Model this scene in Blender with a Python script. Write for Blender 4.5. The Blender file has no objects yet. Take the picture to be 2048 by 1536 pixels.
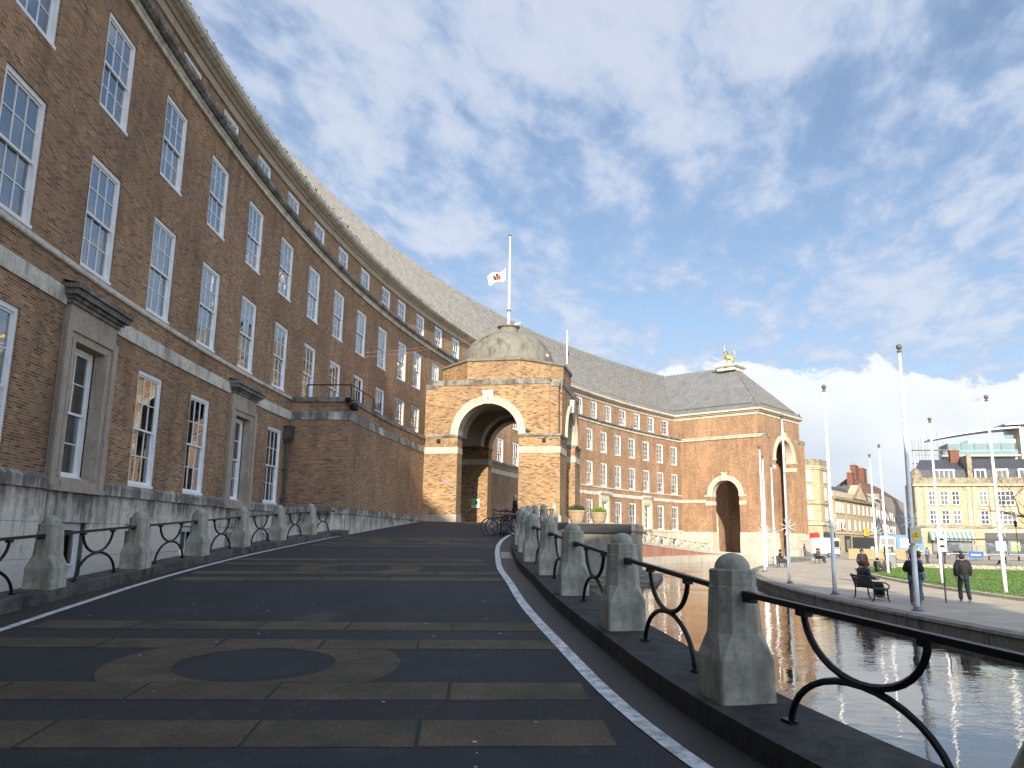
import bpy, math, random
from math import sin, cos, pi, sqrt, radians, atan2
from mathutils import Vector, Matrix
random.seed(7)
S = bpy.context.scene
COL = S.collection
# ------------------------------------------------------------------ camera
# World axes are those of the crescent: x along the building, y into it, the green lies at z = 0.
R = 125.47; DL = .02912; EYE = 2.05
TX, TY = .22052, .97538           # viewing heading relative to the crescent axes
CAMX, CAMY = -49.236, -18.127
def cw(x, y, z=0.0):
    """metres right of / ahead of the photographer's spot -> world"""
    return Vector((CAMX + x*TX + y*TY, CAMY - x*TY + y*TX, z))
cam = bpy.data.cameras.new('Camera'); co = bpy.data.objects.new('Camera', cam); COL.objects.link(co)
cam.sensor_fit = 'HORIZONTAL'; cam.sensor_width = 36.0; cam.lens = 1602.48/2048*36.0
cam.clip_start = .05; cam.clip_end = 6000
heading = atan2(TX, TY)
co.location = (CAMX, CAMY, EYE)
co.rotation_euler = (Matrix.Rotation(heading - pi/2, 4, 'Z') @ Matrix.Rotation(pi/2 + .1875, 4, 'X') @ Matrix.Rotation(.016, 4, 'Z')).to_euler()
S.camera = co
# ------------------------------------------------------------------ sky, sun, exposure
SUN_EL = radians(20.4)
sd = Vector((-.9943*cos(SUN_EL), -.1069*cos(SUN_EL), sin(SUN_EL)))   # towards the sun
W = bpy.data.worlds.new('World'); S.world = W; W.use_nodes = True
nt = W.node_tree; N = nt.nodes; L = nt.links
for n in list(N): N.remove(n)
def nd(t, **k):
    n = N.new(t)
    for a, b in k.items(): setattr(n, a, b)
    return n
def mth(op, a, b=None, c=None):
    n = N.new('ShaderNodeMath'); n.operation = op
    for i, q in enumerate((a, b, c)):
        if q is None: continue
        if isinstance(q, (int, float)): n.inputs[i].default_value = q
        else: L.new(q, n.inputs[i])
    return n.outputs[0]
sky = nd('ShaderNodeTexSky', sky_type='NISHITA'); sky.sun_disc = False
sky.sun_elevation = SUN_EL; sky.sun_rotation = atan2(sd.x, sd.y)
sky.air_density = 1.0; sky.dust_density = .6; sky.ozone_density = 1.6
tc = nd('ShaderNodeTexCoord'); sx = nd('ShaderNodeSeparateXYZ'); L.new(tc.outputs['Generated'], sx.inputs[0])
zz = mth('MAXIMUM', sx.outputs[2], 0.0)
den = mth('ADD', zz, .10)
px, py = mth('DIVIDE', sx.outputs[0], den), mth('DIVIDE', sx.outputs[1], den)
cb = nd('ShaderNodeCombineXYZ'); L.new(px, cb.inputs[0]); L.new(py, cb.inputs[1])
def mapped(src, rot, sc, loc=(0, 0, 0)):
    m = nd('ShaderNodeMapping'); m.inputs['Rotation'].default_value = (0, 0, rot); m.inputs['Scale'].default_value = sc
    m.inputs['Location'].default_value = loc; L.new(src, m.inputs[0]); return m.outputs[0]
def noise(src, scale, detail, rough, dist=0.0):
    n = nd('ShaderNodeTexNoise'); n.inputs['Scale'].default_value = scale; n.inputs['Detail'].default_value = detail
    n.inputs['Roughness'].default_value = rough; n.inputs['Distortion'].default_value = dist; L.new(src, n.inputs[0]); return n.outputs[0]
def smooth(v, a, b, c=0.0, d=1.0):
    m = nd('ShaderNodeMapRange', interpolation_type='SMOOTHSTEP'); L.new(v, m.inputs[0])
    for i, q in enumerate((a, b, c, d)):
        if isinstance(q, (int, float)): m.inputs[i+1].default_value = q
        else: L.new(q, m.inputs[i+1])
    return m.outputs[0]
# high rippled layer: broad banks broken into small mottled rows
big = noise(mapped(cb.outputs[0], .55, (.8, 1.5, 1), (3.1, 1.7, 0)), .62, 4, .5, .3)
rip = noise(mapped(cb.outputs[0], 1.0, (1.0, 1.9, 1), (.3, 2.2, 0)), 2.6, 5, .55, .35)
fine = noise(mapped(cb.outputs[0], .9, (1.0, 1.7, 1)), 8.5, 5, .6, .25)
cov = mth('ADD', mth('MULTIPLY', big, .36), mth('ADD', mth('MULTIPLY', rip, .44), mth('MULTIPLY', fine, .20)))
hi = smooth(cov, .405, .545, .22, 1.0)
# low heaped clouds near the horizon
c2 = nd('ShaderNodeCombineXYZ'); L.new(sx.outputs[0], c2.inputs[0]); L.new(sx.outputs[1], c2.inputs[1]); L.new(mth('MULTIPLY', sx.outputs[2], 1.35), c2.inputs[2])
CLOC = (2.35, .12, .2)
cum = noise(mapped(c2.outputs[0], 0, (1, 1, 1), CLOC), 3.4, 3, .5, .1)
cumb = noise(mapped(c2.outputs[0], 0, (1, 1, 1), CLOC), 13.0, 7, .6, .25)
lev = mth('ADD', mth('MULTIPLY', cum, .70), mth('MULTIPLY', cumb, .30))
thr = smooth(sx.outputs[2], .02, .345, .29, .71)
dif = mth('SUBTRACT', lev, thr)
lo = smooth(dif, .0, .022)
shade = smooth(mth('ADD', mth('SUBTRACT', .20, dif), mth('MULTIPLY', cumb, .30)), .10, .30)
# colours are sky radiances before the 0.1 background strength
def rgbmix(f, a, b):
    m = nd('ShaderNodeMix', data_type='RGBA')
    if isinstance(f, float): m.inputs['Factor'].default_value = f
    else: L.new(f, m.inputs['Factor'])
    for i, q in ((6, a), (7, b)):
        if isinstance(q, tuple): m.inputs[i].default_value = (*q, 1)
        else: L.new(q, m.inputs[i])
    return m.outputs[2]
hic = rgbmix(smooth(cov, .45, .60), (3.1, 3.9, 5.4), (4.6, 5.0, 5.8))
loc_ = rgbmix(shade, (4.1, 4.75, 5.5), (6.3, 6.5, 6.6))
k1 = rgbmix(mth('MULTIPLY', hi, .84), sky.outputs[0], hic)
k2 = rgbmix(mth('MULTIPLY', lo, .92), k1, loc_)
# cloud scatters forward: sky brightens towards the sun, boosted to fill the shaded facade
dp_ = nd('ShaderNodeVectorMath', operation='DOT_PRODUCT'); L.new(tc.outputs['Generated'], dp_.inputs[0]); dp_.inputs[1].default_value = sd
gain = mth('ADD', 1.0, mth('MULTIPLY', mth('POWER', mth('MAXIMUM', dp_.outputs['Value'], 0.0), 2.0), 2.8))
gv = nd('ShaderNodeVectorMath', operation='SCALE'); L.new(k2, gv.inputs[0]); L.new(gain, gv.inputs['Scale']); k2 = gv.outputs[0]
bg = nd('ShaderNodeBackground'); bg.inputs[1].default_value = .085; L.new(k2, bg.inputs[0])
wo = nd('ShaderNodeOutputWorld'); L.new(bg.outputs[0], wo.inputs[0])
sun = bpy.data.lights.new('Sun', 'SUN'); sun.energy = 4.5; sun.angle = radians(.55); sun.color = (1.0, .87, .68)
so = bpy.data.objects.new('Sun', sun); COL.objects.link(so); so.location = (-80, 0, 90)
so.rotation_euler = (-sd).to_track_quat('-Z', 'Y').to_euler()
S.view_settings.view_transform = 'Standard'; S.view_settings.look = 'None'
S.view_settings.exposure = .88; S.view_settings.gamma = 1.0; S.view_settings.use_curve_mapping = False
S.render.engine = 'CYCLES'
S.render.resolution_x = 1024; S.render.resolution_y = 768

# ------------------------------------------------------------------ materials
MATS = {}
def newmat(name):
    m = bpy.data.materials.new(name); m.use_nodes = True; MATS[name] = m
    t = m.node_tree; b = t.nodes['Principled BSDF']
    return m, t, b
def tn(t, ty, **k):
    n = t.nodes.new(ty)
    for a, b in k.items():
        if a in n.inputs and not hasattr(n, a): n.inputs[a].default_value = b
        else: setattr(n, a, b)
    return n
def ramp(t, src, stops, interp='LINEAR'):
    r = t.nodes.new('ShaderNodeValToRGB'); r.color_ramp.interpolation = interp
    e = r.color_ramp.elements
    while len(e) < len(stops): e.new(.5)
    for i, (p, c) in enumerate(stops): e[i].position = p; e[i].color = (*c, 1)
    t.links.new(src, r.inputs[0]); return r.outputs[0]
def tmix(t, f, a, b, bt='MIX'):
    m = t.nodes.new('ShaderNodeMix'); m.data_type = 'RGBA'; m.blend_type = bt
    if isinstance(f, (int, float)): m.inputs[0].default_value = f
    else: t.links.new(f, m.inputs[0])
    for i, q in ((6, a), (7, b)):
        if isinstance(q, tuple): m.inputs[i].default_value = (*q, 1)
        else: t.links.new(q, m.inputs[i])
    return m.outputs[2]
def tnoise(t, scale, detail=5, rough=.6, coord='Object', sc=None, dist=0):
    c = t.nodes.new('ShaderNodeTexCoord'); o = c.outputs[coord]
    if sc:
        mp = t.nodes.new('ShaderNodeMapping'); mp.inputs['Scale'].default_value = sc; t.links.new(o, mp.inputs[0]); o = mp.outputs[0]
    n = t.nodes.new('ShaderNodeTexNoise'); n.inputs['Scale'].default_value = scale; n.inputs['Detail'].default_value = detail
    n.inputs['Roughness'].default_value = rough; n.inputs['Distortion'].default_value = dist
    t.links.new(o, n.inputs[0]); return n.outputs[0]
def bump(t, b, h, s=.3, d=.02):
    n = t.nodes.new('ShaderNodeBump'); n.inputs['Strength'].default_value = s; n.inputs['Distance'].default_value = d
    t.links.new(h, n.inputs['Height']); t.links.new(n.outputs[0], b.inputs['Normal'])
def tmath(t, op, a, b):
    n = t.nodes.new('ShaderNodeMath'); n.operation = op
    for i, q in enumerate((a, b)):
        if isinstance(q, (int, float)): n.inputs[i].default_value = q
        else: t.links.new(q, n.inputs[i])
    return n.outputs[0]
def plain(name, c, rough=.7, var=.25, scale=6, metal=0, bs=.0, spec=None, c2=None, sc=None):
    m, t, b = newmat(name); b.inputs['Roughness'].default_value = rough; b.inputs['Metallic'].default_value = metal
    if spec is not None: b.inputs['Specular IOR Level'].default_value = spec
    n = tnoise(t, scale, 5, .62, sc=sc)
    d = c2 or tuple(x*(1-var*1.6) for x in c)
    col = ramp(t, n, [(.32, d), (.62, c)])
    t.links.new(col, b.inputs['Base Color'])
    if bs: bump(t, b, tnoise(t, scale*6, 4), bs, .01)
    return m
def stone(name, c, dark, rough=.85, streak=.5, mott=.45, msc=4.5):
    """limestone with vertical run-off stains and blotches"""
    m, t, b = newmat(name); b.inputs['Roughness'].default_value = rough
    n1 = tnoise(t, 1.1, 6, .65); n2 = tnoise(t, 2.2, 6, .7, sc=(1.6, 1.6, .22)); n3 = tnoise(t, 14, 4, .6)
    base = ramp(t, n3, [(.3, tuple(x*.82 for x in c)), (.7, tuple(min(1, x*1.1) for x in c))])
    f = ramp(t, tmath(t, 'ADD', tmath(t, 'MULTIPLY', n1, .5), tmath(t, 'MULTIPLY', n2, .5)), [(.38, (1, 1, 1)), (.53, (0, 0, 0))])
    n4 = ramp(t, tnoise(t, msc, 7, .75, dist=.4), [(.38, (1, 1, 1)), (.56, (0, 0, 0))])
    f = tmath(t, 'MULTIPLY', tmath(t, 'MAXIMUM', f, tmath(t, 'MULTIPLY', n4, mott)), streak)
    t.links.new(tmix(t, f, base, dark), b.inputs['Base Color'])
    bump(t, b, tmath(t, 'ADD', n3, tmath(t, 'MULTIPLY', n1, 2.0)), .35, .01)
    return m
def brick(name, pal, mortar, row=.064, wid=.235, rough=.88, msize=.0085, stain=(.07, .055, .045), stainf=.35, contrast=.9):
    m, t, b = newmat(name); b.inputs['Roughness'].default_value = rough; b.inputs['Specular IOR Level'].default_value = .25
    uv = t.nodes.new('ShaderNodeTexCoord').outputs['UV']
    br = t.nodes.new('ShaderNodeTexBrick'); br.offset = .5; br.squash = 1
    br.inputs['Scale'].default_value = 1; br.inputs['Mortar Size'].default_value = msize; br.inputs['Mortar Smooth'].default_value = .25
    br.inputs['Bias'].default_value = 0; br.inputs['Brick Width'].default_value = wid; br.inputs['Row Height'].default_value = row
    br.inputs['Color1'].default_value = (0, 0, 0, 1); br.inputs['Color2'].default_value = (1, 1, 1, 1); br.inputs['Mortar'].default_value = (.5, .5, .5, 1)
    w = t.nodes.new('ShaderNodeTexNoise'); w.inputs['Scale'].default_value = 3.0; w.inputs['Detail'].default_value = 2; t.links.new(uv, w.inputs[0])
    wv = t.nodes.new('ShaderNodeVectorMath'); wv.operation = 'SCALE'; wv.inputs['Scale'].default_value = .022; t.links.new(w.outputs['Color'], wv.inputs[0])
    av = t.nodes.new('ShaderNodeVectorMath'); av.operation = 'ADD'; t.links.new(uv, av.inputs[0]); t.links.new(wv.outputs[0], av.inputs[1])
    t.links.new(av.outputs[0], br.inputs[0])
    col = ramp(t, br.outputs['Color'], pal)
    g = tnoise(t, 30, 4, .6, 'UV'); col = tmix(t, .35, col, ramp(t, g, [(.3, (.35, .33, .3)), (.7, (.75, .72, .68))]), 'OVERLAY')
    col = tmix(t, br.outputs['Fac'], col, mortar)
    pz = tnoise(t, .33, 5, .65, 'UV', sc=(1, .6, 1)); col = tmix(t, ramp(t, pz, [(.36, (.72, .72, .72)), (.62, (0, 0, 0))]), col, tmix(t, .6, col, stain))
    st = tnoise(t, .9, 5, .7, 'UV', sc=(2.2, .25, 1)); col = tmix(t, tmath(t, 'MULTIPLY', ramp(t, st, [(.5, (0, 0, 0)), (.72, (1, 1, 1))]), stainf), col, stain)
    t.links.new(col, b.inputs['Base Color'])
    inv = tmath(t, 'SUBTRACT', 1.0, br.outputs['Fac'])
    bump(t, b, tmath(t, 'ADD', inv, tmath(t, 'MULTIPLY', g, .5)), .55, .012)
    return m
brick('brick_main', [(0, (0.111, 0.062, 0.041)), (.18, (0.228, 0.114, 0.065)), (.42, (0.317, 0.174, 0.091)), (.65, (0.396, 0.231, 0.124)), (.85, (0.285, 0.130, 0.070)), (1, (0.496, 0.318, 0.170))], (0.465, 0.342, 0.224), row=.058, wid=.225, msize=.009, stain=(0.074, 0.054, 0.039), stainf=.5)
brick('brick_porch', [(0, (0.082, 0.044, 0.027)), (.12, (0.230, 0.110, 0.053)), (.35, (0.360, 0.220, 0.098)), (.65, (0.443, 0.299, 0.151)), (.85, (0.328, 0.157, 0.068)), (1, (0.469, 0.362, 0.205))], (0.344, 0.267, 0.174), stainf=.25)
brick('brick_red', [(0, (.25, .06, .03)), (.5, (.42, .10, .045)), (1, (.48, .15, .07))], (.35, .22, .15), row=.3, wid=.09, msize=.008, stain=(.45, .36, .28), stainf=.6)
stone('limestone', (.70, .655, .55), (.10, .092, .08), streak=.7)
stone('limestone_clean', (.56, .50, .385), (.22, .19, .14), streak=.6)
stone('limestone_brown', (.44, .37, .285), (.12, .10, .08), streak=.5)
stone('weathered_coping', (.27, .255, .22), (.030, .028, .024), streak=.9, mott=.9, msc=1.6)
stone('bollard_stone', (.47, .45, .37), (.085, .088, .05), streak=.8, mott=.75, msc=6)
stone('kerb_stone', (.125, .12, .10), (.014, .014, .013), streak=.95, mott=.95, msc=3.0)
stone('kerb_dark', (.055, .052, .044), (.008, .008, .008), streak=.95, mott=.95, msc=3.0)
stone('stone_shaded', (.25, .225, .185), (.07, .06, .05), streak=.7)  # weathered stone; pavilion roof's shade on the forecourt platform is put into its colour
stone('pond_stone', (.25, .225, .18), (.04, .038, .03), streak=.85)
m, t, b = newmat('plinth_stone'); b.inputs['Roughness'].default_value = .85
n1 = tnoise(t, 1.0, 6, .68); n2 = tnoise(t, 2.4, 7, .72, sc=(1.5, 1.5, .16)); n3 = tnoise(t, 14, 4, .6)
c = ramp(t, n3, [(.3, (.60, .555, .46)), (.7, (.76, .715, .61))])
gz = t.nodes.new('ShaderNodeNewGeometry'); sp_ = t.nodes.new('ShaderNodeSeparateXYZ'); t.links.new(gz.outputs['Position'], sp_.inputs[0])
mr = t.nodes.new('ShaderNodeMapRange'); t.links.new(sp_.outputs[2], mr.inputs[0]); mr.inputs[1].default_value = 1.3; mr.inputs[2].default_value = 3.0; mr.inputs[3].default_value = -.12; mr.inputs[4].default_value = .10
f = tmath(t, 'ADD', tmath(t, 'ADD', tmath(t, 'MULTIPLY', n1, .5), tmath(t, 'MULTIPLY', n2, .5)), mr.outputs[0])
c = tmix(t, tmath(t, 'MULTIPLY', ramp(t, f, [(.46, (0, 0, 0)), (.62, (1, 1, 1))]), .9), c, (.075, .072, .066))
t.links.new(c, b.inputs['Base Color']); bump(t, b, tmath(t, 'ADD', n3, n1), .35, .01)
plain('lead_roof', (.175, .175, .168), .55, .2, .9, 0, .0, c2=(.12, .123, .124))
plain('lead_seam', (.185, .183, .175), .6, .25, 2)
plain('copper_dark', (.14, .13, .11), .7, .3, 3)
stone('dome_stone', (.21, .20, .165), (.055, .055, .04), streak=.85)
plain('white_paint', (.86, .86, .85), .45, .06, 3)
plain('pole_white', (.80, .81, .80), .35, .08, 2)
plain('iron_black', (.008, .0085, .010), .42, .3, 20, 0, .1, spec=.3)
plain('room_dark', (.045, .045, .043), .9, .3, .6)
plain('curtain_cloth', (.62, .63, .60), .9, .15, 4)
plain('blind_cloth', (.50, .56, .54), .8, .1, 2)
plain('grey_metal', (.16, .165, .17), .45, .2, 8, .3)
plain('downpipe', (.075, .075, .078), .5, .3, 5)
plain('gold', (.62, .42, .12), .35, .3, 6, .9)
plain('bronze', (.10, .085, .06), .5, .3, 6, .6)
plain('terracotta', (.42, .31, .20), .75, .2, 5, 0, .1)
plain('soil', (.03, .022, .016), .95, .3, 20)
plain('bird_grey', (.06, .065, .075), .7, .3, 30)
plain('bird_white', (.7, .7, .68), .7, .1, 30)
plain('slate', (.075, .08, .09), .55, .35, 3, 0, .2)
plain('roof_tile', (.17, .08, .06), .9, .35, 2.5, 0, .3)
plain('red_chimney', (.19, .078, .05), .9, .3, 4, 0, .3)
plain('chimney_pot', (.42, .26, .16), .85, .25, 6)
plain('bath_stone', (.42, .335, .21), .85, .22, 1.6, 0, .2, c2=(.28, .22, .135))
plain('bath_stone_pale', (.48, .40, .275), .85, .2, 1.6, 0, .2)
plain('render_grey', (.33, .29, .25), .9, .25, 1.2)
plain('render_white', (.58, .55, .48), .85, .15, 1.2)
plain('parapet_stone', (.30, .25, .17), .9, .4, 1.5, 0, .2)
plain('tyre', (.018, .018, .018), .8, .2, 20)
plain('chrome', (.55, .55, .56), .25, .1, 10, .9)
plain('bike_red', (.35, .02, .02), .35, .1, 10)
plain('bike_black', (.015, .015, .018), .4, .1, 10)
plain('bike_blue', (.03, .07, .2), .35, .1, 10)
plain('bike_green', (.10, .12, .07), .4, .1, 10)
plain('bench_black', (.018, .017, .017), .5, .3, 12, 0, .15)
plain('fence_wood', (.42, .32, .17), .8, .3, 4, sc=(6, 6, .5))
plain('van_white', (.78, .78, .77), .35, .08, 2)
plain('lorry_blue', (.10, .22, .34), .4, .2, 3)
plain('sign_yellow', (.75, .52, .03), .5, .1, 5)
plain('sign_red', (.65, .03, .03), .5, .1, 5)
plain('sign_blue', (.06, .07, .40), .5, .1, 5)
plain('sign_purple', (.50, .22, .45), .6, .2, 9)
plain('sign_green', (.30, .62, .12), .5, .1, 9)
plain('sign_cyan', (.10, .50, .62), .5, .1, 9)
plain('sign_white', (.78, .78, .76), .5, .1, 5)
plain('awning_green', (.13, .26, .19), .8, .2, 5)
plain('awning_cream', (.62, .64, .55), .8, .15, 5)
plain('banner_blue', (.03, .10, .45), .7, .2, 5)
plain('shop_dark', (.025, .027, .03), .4, .2, 3)
plain('bark', (.085, .07, .055), .9, .35, 9, 0, .4)
plain('steel', (.34, .36, .38), .4, .15, 6, .6)
plain('line_paint', (.76, .76, .73), .7, .35, 9, c2=(.30, .29, .27))
def glass(name, tint, trans=.55):
    m, t, b = newmat(name); t.nodes.remove(b)
    out = [n for n in t.nodes if n.type == 'OUTPUT_MATERIAL'][0]
    lw = t.nodes.new('ShaderNodeFresnel'); lw.inputs[0].default_value = 1.52
    gl = t.nodes.new('ShaderNodeBsdfGlossy'); gl.inputs['Roughness'].default_value = .02; gl.inputs['Color'].default_value = (.95, .97, 1, 1)
    tr = t.nodes.new('ShaderNodeBsdfTransparent'); tr.inputs[0].default_value = (*tint, 1)
    nb = t.nodes.new('ShaderNodeBump'); nb.inputs['Strength'].default_value = .10; nb.inputs['Distance'].default_value = .02
    t.links.new(tnoise(t, 1.3, 2, .5), nb.inputs['Height']); t.links.new(nb.outputs[0], gl.inputs['Normal'])
    f = tmath(t, 'MINIMUM', tmath(t, 'ADD', tmath(t, 'MULTIPLY', lw.outputs[0], 1.7), .05), .95)
    mx = t.nodes.new('ShaderNodeMixShader'); t.links.new(f, mx.inputs[0]); t.links.new(tr.outputs[0], mx.inputs[1]); t.links.new(gl.outputs[0], mx.inputs[2])
    t.links.new(mx.outputs[0], out.inputs[0]); return m
glass('window_glass', (.86, .92, .90))
glass('green_glass', (.72, .86, .82))
# asphalt with worn paler drifts
m, t, b = newmat('asphalt'); b.inputs['Roughness'].default_value = .78; b.inputs['Specular IOR Level'].default_value = .3
n1 = tnoise(t, 75, 6, .85); n2 = tnoise(t, .8, 7, .72, dist=1.0); n3 = tnoise(t, 2.2, 6, .7, sc=(1, 2.2, 1))
c = ramp(t, n1, [(.34, (.007, .0078, .0085)), (.5, (.022, .024, .026)), (.64, (.065, .067, .069))])
c = tmix(t, ramp(t, n2, [(.44, (0, 0, 0)), (.66, (.85, .85, .85))]), c, (.038, .040, .042))
c = tmix(t, ramp(t, n3, [(.56, (0, 0, 0)), (.7, (.5, .5, .5))]), c, (.075, .076, .077))
t.links.new(c, b.inputs['Base Color']); bump(t, b, n1, .7, .006)
# inlaid flagstones
m, t, b = newmat('flagstone'); b.inputs['Roughness'].default_value = .8; b.inputs['Specular IOR Level'].default_value = .25
n1 = tnoise(t, 45, 6, .8); n2 = tnoise(t, 1.6, 7, .72)
c = ramp(t, n2, [(.3, (.055, .046, .030)), (.5, (.088, .073, .048)), (.7, (.13, .105, .06))])
c = tmix(t, .75, c, ramp(t, n1, [(.36, (.22, .22, .22)), (.64, (.8, .8, .8))]), 'OVERLAY')
oi = t.nodes.new('ShaderNodeObjectInfo'); c = tmix(t, .30, c, ramp(t, oi.outputs['Random'], [(0, (.25, .25, .25)), (1, (.8, .76, .68))]), 'OVERLAY')
t.links.new(c, b.inputs['Base Color']); bump(t, b, tmath(t, 'ADD', n1, tmath(t, 'MULTIPLY', n2, 3)), .4, .006)
# channel by the kerb, damp and dirty
m, t, b = newmat('gutter_stone'); b.inputs['Roughness'].default_value = .6
n1 = tnoise(t, 30, 5, .7); n2 = tnoise(t, 1.3, 5, .6)
c = tmix(t, n2, ramp(t, n1, [(.3, (.006, .0055, .0045)), (.7, (.036, .031, .023))]), (.036, .030, .020)); t.links.new(c, b.inputs['Base Color']); bump(t, b, n1, .5, .01)
# path of small paviours
m, t, b = newmat('path_paving'); b.inputs['Roughness'].default_value = .8
uvn = t.nodes.new('ShaderNodeTexCoord').outputs['UV']
br = t.nodes.new('ShaderNodeTexBrick'); br.inputs['Scale'].default_value = 1; br.inputs['Brick Width'].default_value = .9; br.inputs['Row Height'].default_value = .6
br.inputs['Mortar Size'].default_value = .012; br.inputs['Color1'].default_value = (.43, .365, .275, 1); br.inputs['Color2'].default_value = (.52, .44, .33, 1); br.inputs['Mortar'].default_value = (.26, .21, .16, 1)
t.links.new(uvn, br.inputs[0])
n2 = tnoise(t, .5, 6, .65); c = tmix(t, ramp(t, n2, [(.42, (.55, .55, .55)), (.62, (0, 0, 0))]), br.outputs[0], (.30, .25, .19))
t.links.new(c, b.inputs['Base Color']); bump(t, b, tnoise(t, 40, 4), .3, .01)
m, t, b = newmat('street_ground'); b.inputs['Roughness'].default_value = .9
c = ramp(t, tnoise(t, .25, 6, .6), [(.35, (.25, .215, .165)), (.65, (.36, .31, .235))]); t.links.new(c, b.inputs['Base Color'])
m, t, b = newmat('lawn_grass'); b.inputs['Roughness'].default_value = .9
n1 = tnoise(t, .35, 6, .7); n2 = tnoise(t, 22, 4, .7)
c = ramp(t, n1, [(.3, (.045, .105, .014)), (.5, (.085, .165, .022)), (.7, (.15, .20, .04))])
c = tmix(t, .5, c, ramp(t, n2, [(.3, (.25, .25, .25)), (.7, (.8, .8, .8))]), 'OVERLAY'); t.links.new(c, b.inputs['Base Color']); bump(t, b, n2, .5, .03)
def leafmat(name, a, b_):
    m, t, b = newmat(name); b.inputs['Roughness'].default_value = .6
    g = t.nodes.new('ShaderNodeNewGeometry'); c = ramp(t, g.outputs['Random Per Island'], [(0, a), (1, b_)]); t.links.new(c, b.inputs['Base Color'])
    try: b.inputs['Subsurface Weight'].default_value = 0
    except Exception: pass
leafmat('grass_blade', (.065, .135, .018), (.095, .175, .024))
leafmat('shrub_dark', (.02, .05, .012), (.06, .11, .03))
leafmat('shrub_lime', (.10, .18, .02), (.24, .34, .05))
leafmat('flower_mix', (.55, .5, .2), (.75, .72, .6))
# pond water
m, t, b = newmat('pond_water'); b.inputs['Base Color'].default_value = (.022, .024, .021, 1); b.inputs['Roughness'].default_value = .012
b.inputs['IOR'].default_value = 1.6; b.inputs['Specular IOR Level'].default_value = .8
w1 = tnoise(t, 2.3, 3, .55, sc=(1.6, .9, 1), dist=.4); w2 = tnoise(t, .35, 3, .5)
w3 = tnoise(t, 9, 2, .5, sc=(1.5, .9, 1))
h = tmath(t, 'MULTIPLY', tmath(t, 'ADD', w1, tmath(t, 'MULTIPLY', w3, .25)), ramp(t, w2, [(.40, (.12, .12, .12)), (.60, (1, 1, 1))])); bump(t, b, h, .115, .10)
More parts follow.
